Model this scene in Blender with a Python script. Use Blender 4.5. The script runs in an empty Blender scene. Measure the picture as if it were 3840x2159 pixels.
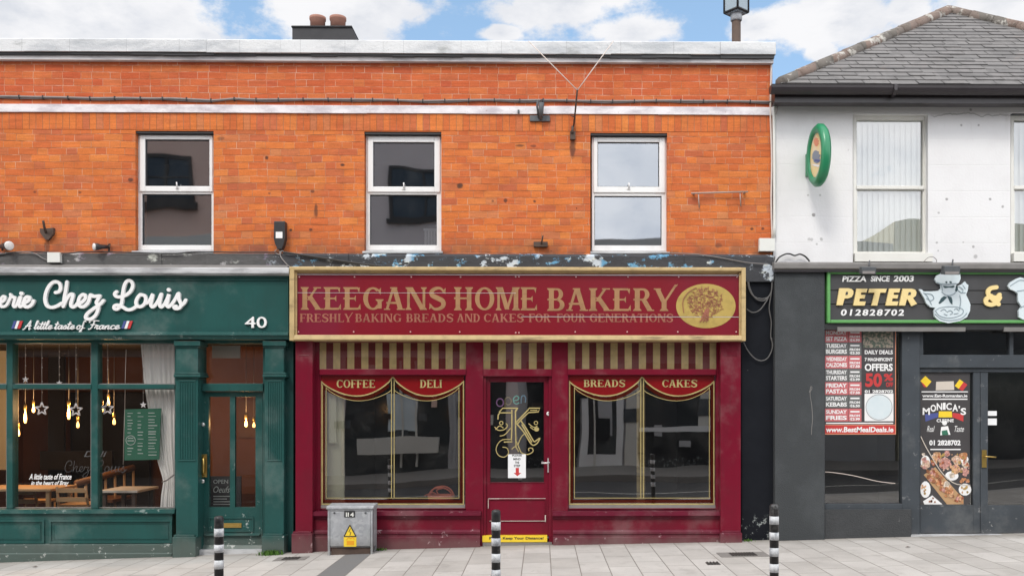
import bpy, bmesh, math, random
from mathutils import Vector
R = math.radians
rnd = random.Random(7)
SC = bpy.context.scene
COL = SC.collection

# ------------------------------------------------------------------ camera
FPX, PPX, PPY, DIST, EYE, YAW = 3360.0, 2076.0, 1530.0, 10.5, 1.5625, 0.0128
cam = bpy.data.cameras.new("camera")
cam.sensor_width = 36.0
cam.lens = 36.0 * FPX / 3840.0
cam.shift_x = -(PPX - 1920.0) / 3840.0
cam.shift_y = (PPY - 1079.5) / 3840.0
cam.clip_start, cam.clip_end = 0.1, 600.0
camo = bpy.data.objects.new("camera", cam)
camo.location = (0, -DIST, EYE)
camo.rotation_euler = (R(90), 0, -YAW)
COL.objects.link(camo)
SC.camera = camo

# ------------------------------------------------------------------ exposure
SC.view_settings.view_transform = 'Standard'
SC.view_settings.look = 'None'
SC.view_settings.gamma = 1.0
SC.view_settings.exposure = 0.30
SC.cycles.max_bounces = 8
SC.cycles.transparent_max_bounces = 16
SC.cycles.caustics_reflective = False
SC.cycles.caustics_refractive = False
SC.cycles.sample_clamp_indirect = 4.0

SUN_EL, SUN_ROT = 50.0, 205.0
sl = bpy.data.lights.new("sun", 'SUN')
sl.energy = 1.5
sl.angle = R(14)
sl.color = (1.0, 0.95, 0.87)
so = bpy.data.objects.new("sun", sl)
sd = Vector((math.sin(R(SUN_ROT)) * math.cos(R(SUN_EL)), math.cos(R(SUN_ROT)) * math.cos(R(SUN_EL)), math.sin(R(SUN_EL))))
so.rotation_euler = (-sd).to_track_quat('-Z', 'Y').to_euler()
so.location = sd * 40
COL.objects.link(so)

# ------------------------------------------------------------------ node maths
NT = None
class S:
    def __init__(s, k): s.k = k
    def __add__(a, b): return M('ADD', a, b)
    def __radd__(a, b): return M('ADD', b, a)
    def __sub__(a, b): return M('SUBTRACT', a, b)
    def __rsub__(a, b): return M('SUBTRACT', b, a)
    def __mul__(a, b): return M('MULTIPLY', a, b)
    def __rmul__(a, b): return M('MULTIPLY', b, a)
    def __truediv__(a, b): return M('DIVIDE', a, b)
    def __neg__(a): return M('MULTIPLY', a, -1.0)
def _set(sock, v):
    if isinstance(v, S): NT.links.new(v.k, sock)
    elif isinstance(v, (tuple, list)) and sock.type == 'RGBA': sock.default_value = (v[0], v[1], v[2], 1)
    else: sock.default_value = v
def M(op, a, b=None, c=None, clamp=False):
    n = NT.nodes.new('ShaderNodeMath'); n.operation = op; n.use_clamp = clamp
    _set(n.inputs[0], a)
    if b is not None: _set(n.inputs[1], b)
    if c is not None: _set(n.inputs[2], c)
    return S(n.outputs[0])
def fmin(*a):
    r = a[0]
    for q in a[1:]: r = M('MINIMUM', r, q)
    return r
def fmax(*a):
    r = a[0]
    for q in a[1:]: r = M('MAXIMUM', r, q)
    return r
def sstep(x, lo, hi, a=0.0, b=1.0):
    n = NT.nodes.new('ShaderNodeMapRange'); n.interpolation_type = 'SMOOTHSTEP'
    _set(n.inputs[0], x); n.inputs[1].default_value = lo; n.inputs[2].default_value = hi
    n.inputs[3].default_value = a; n.inputs[4].default_value = b
    return S(n.outputs[0])
def lin(x, lo, hi, a=0.0, b=1.0):
    n = NT.nodes.new('ShaderNodeMapRange')
    _set(n.inputs[0], x); n.inputs[1].default_value = lo; n.inputs[2].default_value = hi
    n.inputs[3].default_value = a; n.inputs[4].default_value = b
    return S(n.outputs[0])
def pos():
    return S(NT.nodes.new('ShaderNodeNewGeometry').outputs['Position'])
def sep(v):
    n = NT.nodes.new('ShaderNodeSeparateXYZ'); _set(n.inputs[0], v)
    return S(n.outputs[0]), S(n.outputs[1]), S(n.outputs[2])
def comb(x, y, z):
    n = NT.nodes.new('ShaderNodeCombineXYZ')
    _set(n.inputs[0], x); _set(n.inputs[1], y); _set(n.inputs[2], z)
    return S(n.outputs[0])
def vscale(v, sx, sy, sz):
    n = NT.nodes.new('ShaderNodeVectorMath'); n.operation = 'MULTIPLY'
    _set(n.inputs[0], v); n.inputs[1].default_value = (sx, sy, sz)
    return S(n.outputs[0])
def noise(scale, detail=4, rough=0.55, v=None, dist=0.0):
    n = NT.nodes.new('ShaderNodeTexNoise')
    _set(n.inputs['Vector'], v if v is not None else pos())
    n.inputs['Scale'].default_value = scale; n.inputs['Detail'].default_value = detail
    n.inputs['Roughness'].default_value = rough; n.inputs['Distortion'].default_value = dist
    return S(n.outputs[0])
def voro(scale, v=None, out='Distance'):
    n = NT.nodes.new('ShaderNodeTexVoronoi')
    _set(n.inputs['Vector'], v if v is not None else pos())
    n.inputs['Scale'].default_value = scale
    return S(n.outputs[out])
def wn(v):
    n = NT.nodes.new('ShaderNodeTexWhiteNoise'); n.noise_dimensions = '3D'
    _set(n.inputs['Vector'], v)
    return S(n.outputs[0])
def mixc(f, a, b):
    n = NT.nodes.new('ShaderNodeMix'); n.data_type = 'RGBA'
    _set(n.inputs[0], f); _set(n.inputs[6], a); _set(n.inputs[7], b)
    return S(n.outputs[2])
def mulc(a, f):
    n = NT.nodes.new('ShaderNodeVectorMath'); n.operation = 'SCALE'
    if isinstance(a, tuple): n.inputs[0].default_value = a[:3]
    else: _set(n.inputs[0], a)
    _set(n.inputs['Scale'], f)
    return S(n.outputs[0])
def material(name, fn):
    global NT
    m = bpy.data.materials.new(name); m.use_nodes = True
    NT = m.node_tree; NT.nodes.clear()
    out = NT.nodes.new('ShaderNodeOutputMaterial')
    d = fn()
    if isinstance(d, S):
        NT.links.new(d.k, out.inputs[0]); return m
    b = NT.nodes.new('ShaderNodeBsdfPrincipled')
    _set(b.inputs['Base Color'], d.get('c', (.5, .5, .5)))
    _set(b.inputs['Roughness'], d.get('r', .6))
    _set(b.inputs['Metallic'], d.get('m', 0.0))
    if 'spec' in d: _set(b.inputs['Specular IOR Level'], d['spec'])
    if 'coat' in d: _set(b.inputs['Coat Weight'], d['coat']); b.inputs['Coat Roughness'].default_value = .12
    if 'e' in d: _set(b.inputs['Emission Color'], d['e']); _set(b.inputs['Emission Strength'], d['es'])
    if 'h' in d:
        bp = NT.nodes.new('ShaderNodeBump'); bp.inputs['Distance'].default_value = d.get('hd', .01)
        bp.inputs['Strength'].default_value = d.get('hs', 1.0)
        _set(bp.inputs['Height'], d['h']); NT.links.new(bp.outputs[0], b.inputs['Normal'])
    NT.links.new(b.outputs[0], out.inputs[0])
    return m

# ------------------------------------------------------------------ sky
W = bpy.data.worlds.new("World"); SC.world = W; W.use_nodes = True
NT = W.node_tree; NT.nodes.clear()
wo = NT.nodes.new('ShaderNodeOutputWorld'); bg = NT.nodes.new('ShaderNodeBackground')
sk = NT.nodes.new('ShaderNodeTexSky'); sk.sky_type = 'NISHITA'; sk.sun_disc = False
sk.sun_elevation = R(SUN_EL); sk.sun_rotation = R(SUN_ROT); sk.air_density = 1.0; sk.dust_density = 0.3; sk.ozone_density = 1.0
dv = S(NT.nodes.new('ShaderNodeTexCoord').outputs['Generated'])
def pdir(px, py):
    a = Vector((math.sin(YAW), math.cos(YAW), 0)); r = Vector((math.cos(YAW), -math.sin(YAW), 0))
    return (a * FPX + r * (px - PPX) + Vector((0, 0, 1)) * (PPY - py)).normalized()
def blob(px, py, rx, ry):
    n = NT.nodes.new('ShaderNodeVectorMath'); n.operation = 'SUBTRACT'
    _set(n.inputs[0], dv); n.inputs[1].default_value = pdir(px, py)
    v = vscale(S(n.outputs[0]), FPX / rx, FPX / rx * .6, FPX / ry)
    l = NT.nodes.new('ShaderNodeVectorMath'); l.operation = 'LENGTH'; _set(l.inputs[0], v)
    return lin(S(l.outputs['Value']), 0.0, 1.9, 1.0, -0.9)
# cloud banks of that day, as directions in the sky
bank = fmax(blob(260, 30, 560, 170), blob(1290, 40, 330, 150), blob(1480, 20, 200, 75), blob(770, 130, 60, 24),
            blob(1880, 125, 85, 34), blob(2130, 20, 350, 100), blob(2340, 110, 230, 72), blob(2790, 80, 30, 30),
            blob(3130, 80, 300, 90), blob(3390, 40, 110, 60), blob(3080, 190, 60, 40), blob(2850, 100, 120, 60))
dx, dy, dz = sep(dv)
rest = sstep(dy, 0.80, 0.93, 0.75, -1.0)                      # broken cloud over the rest of the sky
rest = fmax(rest, sstep(dz, 0.42, 0.55, -1.0, 0.55))
nz = noise(11.0, 9, 0.62, vscale(dv, 1, 1, 1.7))
nz2 = noise(30.0, 7, 0.65, vscale(dv, 1, 1, 1.5))
dens = fmax(bank, rest) + (nz - 0.5) * 1.9 + (nz2 - 0.5) * 0.8
mask = sstep(dens, -0.02, 0.42)
thick = sstep(dens + (nz2 - .5) * .6, 0.35, 1.5)
front = sstep(dy, -0.55, 0.55, 1.0, 0.0)
shade = sstep(noise(6.5, 7, .6, vscale(dv, 1, 1, 2.2)), 0.38, 0.60)
ccol = mixc((thick * .6 + .4) * shade, (9.6, 9.6, 9.8), (6.3, 6.7, 7.5))
ccol = mulc(ccol, 0.95 + front * 1.30)
blue = mulc(mixc(.35, S(sk.outputs[0]), (2.1, 3.4, 4.6)), 1.95)
skyc = mixc(mask, blue, ccol)
NT.links.new(skyc.k, bg.inputs[0]); bg.inputs[1].default_value = 0.085
NT.links.new(bg.outputs[0], wo.inputs[0])

# ------------------------------------------------------------------ geometry helpers
AX = Vector((math.sin(YAW), math.cos(YAW), 0)); RT = Vector((math.cos(YAW), -math.sin(YAW), 0)); UP = Vector((0, 0, 1))
CP = Vector((0, -DIST, EYE))
def P(px, py, y=0.0):
    d = AX * FPX + RT * (px - PPX) + UP * (PPY - py)
    return CP + d * ((y + DIST) / d.y)
def PX(px, y=0.0): return P(px, PPY, y).x
def PZ(py, px=1920, y=0.0): return P(px, py, y).z
_gp = [(-3000, 2180), (0, 2103), (700, 2079), (1420, 2055), (2072, 2039), (2811, 2024), (3400, 2009), (3840, 1999), (6000, 1950)]
_gk = [(PX(a), PZ(b, a)) for a, b in _gp]
def zg(x):
    for (x0, z0), (x1, z1) in zip(_gk, _gk[1:]):
        if x <= x1 or (x1, z1) == _gk[-1]:
            return z0 + (z1 - z0) * (x - x0) / (x1 - x0)
def PG(px, py):
    d = AX * FPX + RT * (px - PPX) + UP * (PPY - py)
    z = 0.0
    for _ in range(6):
        t = (z - CP.z) / d.z; q = CP + d * t; z = zg(q.x)
    return q

class MB:
    def __init__(s): s.v = []; s.f = []; s.mi = []; s.sm = []; s.k = 0; s.smooth = False
    def add(s, vs, fs, k=None):
        o = len(s.v); s.v += [tuple(v) for v in vs]
        for f in fs:
            s.f.append([i + o for i in f]); s.mi.append(s.k if k is None else k); s.sm.append(s.smooth)
        return s
    def box(s, x0, x1, y0, y1, z0, z1, k=None):
        if x0 > x1: x0, x1 = x1, x0
        if y0 > y1: y0, y1 = y1, y0
        if z0 > z1: z0, z1 = z1, z0
        vs = [(x0, y0, z0), (x1, y0, z0), (x1, y1, z0), (x0, y1, z0), (x0, y0, z1), (x1, y0, z1), (x1, y1, z1), (x0, y1, z1)]
        return s.add(vs, [(0, 3, 2, 1), (4, 5, 6, 7), (0, 1, 5, 4), (1, 2, 6, 5), (2, 3, 7, 6), (3, 0, 4, 7)], k)
    def pbox(s, px0, py0, px1, py1, yf, yb, k=None):
        mx = (px0 + px1) / 2; mx = min(max(mx, 0), 3840)
        return s.box(PX(px0, yf), PX(px1, yf), yf, yb, PZ(py1, mx, yf), PZ(py0, mx, yf), k)
    def frame(s, x0, x1, z0, z1, w, yf, yb, wb=None, wt=None, k=None):
        wb = w if wb is None else wb; wt = w if wt is None else wt
        s.box(x0, x0 + w, yf, yb, z0, z1, k); s.box(x1 - w, x1, yf, yb, z0, z1, k)
        s.box(x0 + w, x1 - w, yf, yb, z1 - wt, z1, k); s.box(x0 + w, x1 - w, yf, yb, z0, z0 + wb, k)
        return s
    def prism(s, poly, yf, yb, k=None):
        n = len(poly)
        a = sum(poly[i][0] * poly[(i + 1) % n][1] - poly[(i + 1) % n][0] * poly[i][1] for i in range(n))
        if a < 0: poly = poly[::-1]
        vs = [(x, yf, z) for x, z in poly] + [(x, yb, z) for x, z in poly]
        fs = [tuple(range(n)), tuple(range(2 * n - 1, n - 1, -1))] + [((i + 1) % n, i, n + i, n + (i + 1) % n) for i in range(n)]
        return s.add(vs, fs, k)
    def prismx(s, poly, x0, x1, k=None):           # profile in (y, z), pushed along x
        n = len(poly)
        vs = [(x0, y, z) for y, z in poly] + [(x1, y, z) for y, z in poly]
        fs = [tuple(range(n)), tuple(range(2 * n - 1, n - 1, -1))] + [((i + 1) % n, i, n + i, n + (i + 1) % n) for i in range(n)]
        return s.add(vs, fs, k)
    def tube(s, pts, r, n=8, closed=False, k=None):
        pts = [Vector(p) for p in pts]; m = len(pts); rs = r if isinstance(r, (list, tuple)) else [r] * m
        vs = []; fs = []; ref = None; sm = s.smooth; s.smooth = n > 4
        for i, p in enumerate(pts):
            a = pts[(i - 1) % m] if (closed or i > 0) else p
            b = pts[(i + 1) % m] if (closed or i < m - 1) else p
            t = (b - a); t = t.normalized() if t.length > 1e-9 else Vector((0, 0, 1))
            if ref is None: ref = Vector((0, 0, 1)) if abs(t.z) < .9 else Vector((1, 0, 0))
            u = t.cross(ref).normalized(); w = u.cross(t).normalized(); ref = w
            for j in range(n):
                g = 2 * math.pi * j / n; vs.append(p + (u * math.cos(g) + w * math.sin(g)) * rs[i])
        for i in range(m if closed else m - 1):
            for j in range(n):
                a, b = i * n + j, i * n + (j + 1) % n; c, d = ((i + 1) % m) * n + (j + 1) % n, ((i + 1) % m) * n + j
                fs.append((a, b, c, d))
        if not closed: fs += [tuple(range(n - 1, -1, -1)), tuple(range((m - 1) * n, m * n))]
        s.add(vs, fs, k); s.smooth = sm
        return s
    def lathe(s, prof, c, n=24, axis='z', k=None):   # profile [(r, h)]
        sm = s.smooth; s.smooth = True; vs = []; fs = []
        for r, h in prof:
            for j in range(n):
                g = 2 * math.pi * j / n; a, b = r * math.cos(g), r * math.sin(g)
                vs.append({'z': (c[0] + a, c[1] + b, c[2] + h), 'y': (c[0] + a, c[1] + h, c[2] + b), 'x': (c[0] + h, c[1] + a, c[2] + b)}[axis])
        m = len(prof)
        for i in range(m - 1):
            for j in range(n): fs.append((i * n + j, i * n + (j + 1) % n, (i + 1) * n + (j + 1) % n, (i + 1) * n + j))
        fs += [tuple(range(n - 1, -1, -1)), tuple(range((m - 1) * n, m * n))]
        s.add(vs, fs, k); s.smooth = sm
        return s
    def disc(s, cx, cz, rx, rz, yf, yb, n=24, k=None):
        return s.prism([(cx + rx * math.cos(2 * math.pi * i / n), cz + rz * math.sin(2 * math.pi * i / n)) for i in range(n)], yf, yb, k)
    def ribbon(s, pts, w, yf, yb, k=None, caps=True):   # flat brush stroke in the x-z plane
        pts = [Vector((p[0], p[1])) for p in pts]; m = len(pts)
        ws = w if isinstance(w, (list, tuple)) else [w] * m
        L = []; Rr = []
        for i, p in enumerate(pts):
            t = pts[min(i + 1, m - 1)] - pts[max(i - 1, 0)]
            t = t.normalized() if t.length > 1e-9 else Vector((1, 0))
            nn = Vector((-t.y, t.x)); L.append(p + nn * ws[i] / 2); Rr.append(p - nn * ws[i] / 2)
        vs = []
        for i, (a, b) in enumerate(zip(L, Rr)): g = yf - .00003 * i; vs += [(a.x, g, a.y), (b.x, g, b.y), (a.x, yb, a.y), (b.x, yb, b.y)]
        fs = []
        for i in range(m - 1):
            o = 4 * i
            fs += [(o, o + 1, o + 5, o + 4), (o + 2, o, o + 4, o + 6), (o + 1, o + 3, o + 7, o + 5)]
        fs += [(1, 0, 2, 3), (4 * m - 4, 4 * m - 3, 4 * m - 1, 4 * m - 2)]
        s.add(vs, fs, k)
        if caps:
            for e in (0, m - 1): s.disc(pts[e].x, pts[e].y, ws[e] / 2, ws[e] / 2, yf - .00013 - .00003 * e, yb, 10, k)
        return s
    def build(s, name, mats, parent=None, origin=True, bevel=0.0):
        me = bpy.data.meshes.new(name)
        off = wloc(parent) if parent is not None else Vector((0, 0, 0))
        if parent is None and origin:
            xs, ys, zs = zip(*s.v)
            off = Vector(((min(xs) + max(xs)) / 2, (min(ys) + max(ys)) / 2, min(zs)))
        me.from_pydata([(v[0] - off.x, v[1] - off.y, v[2] - off.z) for v in s.v], [], s.f)
        for m in (mats if isinstance(mats, (list, tuple)) else [mats]): me.materials.append(m)
        me.polygons.foreach_set('material_index', s.mi); me.polygons.foreach_set('use_smooth', s.sm)
        me.update()
        o = bpy.data.objects.new(name, me); COL.objects.link(o)
        if parent is not None: o.parent = parent
        else: o.location = off
        if bevel:
            md = o.modifiers.new('bevel', 'BEVEL'); md.width = bevel; md.segments = 2; md.limit_method = 'ANGLE'; md.angle_limit = R(50)
        return o
def wloc(o):
    v = Vector((0, 0, 0))
    while o is not None: v = v + o.location; o = o.parent
    return v
def tag(o, label=None, cat=None, group=None, kind=None):
    if label: o['label'] = label
    if cat: o['category'] = cat
    if group: o['group'] = group
    if kind: o['kind'] = kind
    return o
def thing(name, label, cat, loc, group=None):
    o = bpy.data.objects.new(name, None); COL.objects.link(o); o.empty_display_size = .2
    o.location = loc
    return tag(o, label, cat, group)
def copy_tree(o, parent=None):
    c = o.copy(); COL.objects.link(c); c.parent = parent
    for ch in o.children: copy_tree(ch, c)
    return c
def crom(pts, n=5, closed=False):
    m = len(pts); out = []
    if m < 3: return pts
    rng = range(m) if closed else range(m - 1)
    for i in rng:
        p = [pts[(i + d) % m] if closed else pts[min(max(i + d, 0), m - 1)] for d in (-1, 0, 1, 2)]
        for j in range(n):
            t = j / n
            out.append(tuple(.5 * (2 * p[1][c] + (p[2][c] - p[0][c]) * t + (2 * p[0][c] - 5 * p[1][c] + 4 * p[2][c] - p[3][c]) * t * t + (3 * p[1][c] - p[0][c] - 3 * p[2][c] + p[3][c]) * t ** 3) for c in range(len(p[0]))))
    if not closed: out.append(tuple(pts[-1]))
    return out

# plain lettering from the built-in font, fitted into a pixel box on plane y
def text_into(mb, s, box, y, th=.004, shear=0.0, bold=0.0, space=1.0, k=None):
    cu = bpy.data.curves.new("t", 'FONT'); cu.body = s; cu.shear = shear; cu.offset = bold; cu.space_character = space
    cu.resolution_u = 3; cu.fill_mode = 'FRONT'
    ob = bpy.data.objects.new("t", cu); COL.objects.link(ob)
    dg = bpy.context.evaluated_depsgraph_get(); dg.update()
    me = bpy.data.meshes.new_from_object(ob.evaluated_get(dg))
    xs = [v.co.x for v in me.vertices]; ys = [v.co.y for v in me.vertices]
    x0, x1, y0, y1 = min(xs), max(xs), min(ys), max(ys)
    a = P(box[0], box[3], y); b = P(box[2], box[1], y)
    vs = [(a.x + (v.co.x - x0) / (x1 - x0) * (b.x - a.x), y, a.z + (v.co.y - y0) / max(1e-6, y1 - y0) * (b.z - a.z)) for v in me.vertices]
    fs = [tuple(p.vertices) for p in me.polygons]
    n = len(vs); cnt = {}
    fs2 = []
    for f in fs:
        A = sum(vs[f[i]][0] * vs[f[(i + 1) % len(f)]][2] - vs[f[(i + 1) % len(f)]][0] * vs[f[i]][2] for i in range(len(f)))
        f = f if A > 0 else f[::-1]
        fs2.append(f)
        for i in range(len(f)): cnt[(f[i], f[(i + 1) % len(f)])] = 1
    sides = [(b_, a_, a_ + n, b_ + n) for (a_, b_) in cnt if (b_, a_) not in cnt]
    mb.add(vs + [(q[0], y + th, q[2]) for q in vs], fs2 + sides, k)
    bpy.data.objects.remove(ob); bpy.data.curves.remove(cu); bpy.data.meshes.remove(me)
    return mb
# ------------------------------------------------------------------ materials
MT = {}
def flemish(u, v, h=.0805, per=.3375, st=.215, j0=.0016, j1=.0056):
    row = M('FLOOR', v / h); fv = M('FRACT', v / h)
    u2 = u / per + 0.5 * M('MODULO', row, 2.0) + 0.16 * wn(comb(row, 3.0, 1.0))
    k = M('FLOOR', u2); fu = M('FRACT', u2); s = st / per
    iss = M('LESS_THAN', fu, s)
    du = fmin(fu, M('ABSOLUTE', fu - s), 1.0 - fu) * per
    dvv = fmin(fv, 1.0 - fv) * h
    br = sstep(fmin(du, dvv), j0, j1)
    return br, k * 2.0 + iss, row, fmin(du, dvv)
ZB = PZ(400, 1440)
def m_brick(soldier=False):
    def fn():
        x, y, z = sep(pos())
        wob = noise(2.2, 2) - .5; wob2 = noise(9, 2) - .5
        u = x + y + wob * .012 + wob2 * .006; v = z + wob2 * .008 + (noise(1.1, 2) - .5) * .045
        if soldier:
            br, a, b, d = flemish(z * 0.0 + x * 0.0 + v * .0 + .05, u, h=.0775, per=4.0, st=3.9, j0=.0015, j1=.005)
        else:
            br, a, b, d = flemish(u, v)
        fv = M('FRACT', v / .0805); bed = sstep(fmin(fv, 1.0 - fv), .035, .085)
        r1 = wn(comb(a, b, 0.5)); r2 = wn(comb(a, b, 7.5)); r3 = wn(comb(a, b, 3.5))
        up = sstep(z, ZB - .06, ZB + .02) if not soldier else 0.0
        c = mixc(sstep(r1, .15, .85), (.63, .180, .048), (.55, .138, .044))
        c = mixc(sstep(r2, .70, .98) * .40, c, (.69, .26, .07))
        c = mixc(sstep(r3, .78, .98) * .6, c, (.41, .115, .065))
        c = mixc(sstep(r3, .0, .16, .40, 0.0), c, (.46, .22, .12))
        if not soldier: c = mixc(up * .72, c, mixc(r2, (.47, .085, .038), (.56, .150, .055)))
        c = mixc(sstep(noise(1.5, 5, .62), .50, .66) * .55, c, (.50, .120, .055))
        sk_ = noise(7, 6, .7, vscale(pos(), .45, 1, 4.5)); c = mulc(c, lin(sk_, .25, .75, .74, 1.24))
        g = noise(55, 4, .7); g2 = noise(2.0, 4, .6); g3 = noise(14, 5, .7)
        c = mulc(c, lin(g, .2, .8, .82, 1.15)); c = mulc(c, lin(g2, .3, .7, .92, 1.06))
        c = mixc(sstep(g3, .60, .80) * .35, c, (.72, .34, .13))
        c = mixc(sstep(voro(6.0), .075, .035) * sstep(noise(3.1, 3), .53, .58), c, (.05, .025, .018))
        mn = noise(1.6, 4, .6); 
        mc = mixc(sstep(noise(4.0, 6, .7), .40, .60), (.36, .14, .065), (.64, .38, .25))
        if not soldier: mc = mixc(up * sstep(noise(4.5, 5, .6), .46, .60) * .8, mc, (.66, .46, .36))
        fade = sstep(noise(5.5, 6, .7), .40, .62) * .52 + .36
        k = 1.0 - (1.0 - br) * fade
        c = mixc(k, mc, c)
        if not soldier: c = mixc((1.0 - bed) * sstep(noise(6.5, 6, .7, vscale(pos(), .5, 1, 1.6)), .44, .60) * (1.0 - up * .75) * .62, c, (.17, .06, .028))
        else: c = mixc((1.0 - br) * .65, c, (.22, .08, .03))
        for (sx, sy, rx, ry, dk) in ((1725, 697, 13, 11, .9), (1895, 752, 8, 9, .8), (2005, 755, 6, 5, .8), (1848, 754, 5, 5, .6), (1120, 527, 0.1, .1, 0), (1000, 592, 7, 8, .9), (1284, 619, 9, 6, .9), (1185, 790, 7, 30, .7), (1172, 718, 8, 6, .7), (1090, 863, 6, 6, .9), (1165, 861, 7, 6, .8), (2148, 552, 12, 42, .75), (2030, 470, 34, 26, .45), (1950, 546, 18, 5, .7), (2000, 548, 12, 6, .6), (490, 675, 11, 8, .8), (828, 520, 14, 8, .5), (176, 925, 12, 26, .6), (2860, 858, 7, 6, .8), (2820, 858, 7, 6, .8), (2695, 920, 14, 10, .5), (1010, 725, 5, 4, .7), (300, 722, 6, 5, .6), (130, 720, 6, 5, .6)):
            if dk == 0 or soldier: continue
            q = P(sx, sy, 0); ex = (x - q.x) / (rx / 320.0); ez = (z - q.z) / (ry / 320.0)
            c = mixc(sstep(ex * ex + ez * ez + (noise(30, 3) - .5) * 1.6, 1.3, .3) * dk, c, (.07, .04, .032))
        grime = sstep(z, PZ(955) + .02, PZ(900) + (0.1), .55, 0.0) * sstep(noise(5, 5), .35, .6)
        c = mixc(grime, c, (.16, .085, .06))
        return dict(c=c, r=.88, spec=.2, h=br * .8 + g * .5, hd=.004, hs=.7)
    return fn
MT['brick'] = material('orange brickwork', m_brick())
MT['soldier'] = material('orange soldier course', m_brick(True))
def m_capstone():
    x, y, z = sep(pos()); n = noise(3.5, 8, .65, vscale(pos(), .45, 1, 1.6)); n2 = noise(22, 5, .7)
    c = mixc(sstep(n, .40, .66), (.66, .67, .675), (.44, .46, .48))
    c = mixc(sstep(n2, .60, .76) * .6, c, (.30, .30, .29))
    jt = M('ABSOLUTE', M('FRACT', x / .62 + .3 * wn(comb(M('FLOOR', x / .62), 1.0, 1.0))) - .5)
    c = mixc(sstep(jt, .008, .003) * .3, c, (.16, .16, .16))
    c = mixc(sstep(noise(1.4, 5, .6, vscale(pos(), 1, 1, 3.)), .60, .70) * .6, c, (.22, .23, .22))
    return dict(c=c, r=.8, h=n2, hd=.006)
MT['cap'] = material('weathered white coping', m_capstone)
def m_board():
    n = noise(6, 6, .6, vscale(pos(), .3, 1, 1)); 
    c = mixc(sstep(n, .42, .68), (.62, .60, .60), (.36, .35, .36))
    return dict(c=c, r=.7)
MT['board'] = material('grey weathered board', m_board)
def m_band():
    n = noise(5, 7, .65, vscale(pos(), .5, 1, 1.2)); n2 = noise(1.2, 3)
    c = mixc(sstep(n, .40, .68), (.78, .75, .76), (.50, .46, .49))
    c = mixc(sstep(noise(30, 3), .66, .75) * .5, c, (.35, .22, .16))
    return dict(c=c, r=.8, h=n, hd=.005)
MT['band'] = material('painted band', m_band)
def m_upvc():
    n = noise(5, 5, .6); c = mixc(sstep(n, .5, .75) * .3, (.80, .80, .79), (.52, .50, .48))
    return dict(c=c, r=.32)
MT['upvc'] = material('white window plastic', m_upvc)
MT['gasket'] = material('dark gasket', lambda: dict(c=(.05, .05, .055), r=.6))
MT['vinyl'] = material('off white reveal', lambda: dict(c=mixc(noise(4, 5), (.66, .65, .60), (.80, .80, .76)), r=.5))
def glass(ref, tint, wave=.0, grime=0.0, gtint=(1, 1, 1), rough=.004):
    def fn():
        tr = NT.nodes.new('ShaderNodeBsdfTransparent'); tr.inputs[0].default_value = (*tint, 1)
        gl = NT.nodes.new('ShaderNodeBsdfGlossy'); gl.inputs['Roughness'].default_value = rough
        gl.inputs[0].default_value = (*gtint, 1)
        if wave:
            bp = NT.nodes.new('ShaderNodeBump'); bp.inputs['Distance'].default_value = wave
            _set(bp.inputs['Height'], noise(1.1, 1, .4)); NT.links.new(bp.outputs[0], gl.inputs['Normal'])
        fr = NT.nodes.new('ShaderNodeLayerWeight'); fr.inputs['Blend'].default_value = .35
        mx = NT.nodes.new('ShaderNodeMixShader'); _set(mx.inputs[0], S(fr.outputs['Fresnel']) * .5 + ref)
        NT.links.new(tr.outputs[0], mx.inputs[1]); NT.links.new(gl.outputs[0], mx.inputs[2])
        if grime:
            df = NT.nodes.new('ShaderNodeBsdfDiffuse'); df.inputs[0].default_value = (.55, .55, .53, 1)
            m2 = NT.nodes.new('ShaderNodeMixShader'); _set(m2.inputs[0], sstep(noise(3, 6, .65), .45, .8) * grime + .006)
            NT.links.new(mx.outputs[0], m2.inputs[1]); NT.links.new(df.outputs[0], m2.inputs[2]); return S(m2.outputs[0])
        return S(mx.outputs[0])
    return fn
MT['glass'] = material('shop glass', glass(.27, (.88, .90, .89), .004, .03, (1, 1, 1), .010))
MT['glass_dark'] = material('takeaway glass', glass(.13, (.80, .82, .82), .004, .015, (1, 1, 1), .006))
MT['glass_clear'] = material('valance glass', glass(.04, (.92, .92, .92), .003, .01))
MT['glass_green'] = material('cafe glass', glass(.035, (1, 1, 1), .002, .010))
MT['glass_up'] = material('upper window glass', glass(.37, (.62, .64, .65), .007, .025, (.76, .80, .85), .02))
MT['glass_blind'] = material('pale window glass', glass(.24, (.96, .98, .97), .006, .0))
def wallm(a, b, sc=4, r=.8): return lambda: dict(c=mixc(noise(sc, 5), a, b), r=r)
MT['room_dark'] = material('dark room', wallm((.030, .030, .032), (.055, .055, .058)))
MT['room_grey'] = material('grey room', wallm((.075, .075, .078), (.11, .11, .112)))
MT['room_brown'] = material('brown room', wallm((.15, .052, .022), (.22, .08, .034), 2))
MT['room_black'] = material('black back wall', wallm((.012, .010, .010), (.03, .022, .018), 3))
MT['room_floor'] = material('shop floor', wallm((.05, .045, .04), (.10, .09, .08), 6, .4))
MT['cream'] = material('cream partition', wallm((.88, .83, .58), (.92, .88, .68), 3))
MT['pale'] = material('pale counter', wallm((.52, .54, .54), (.62, .64, .65), 3))
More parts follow.
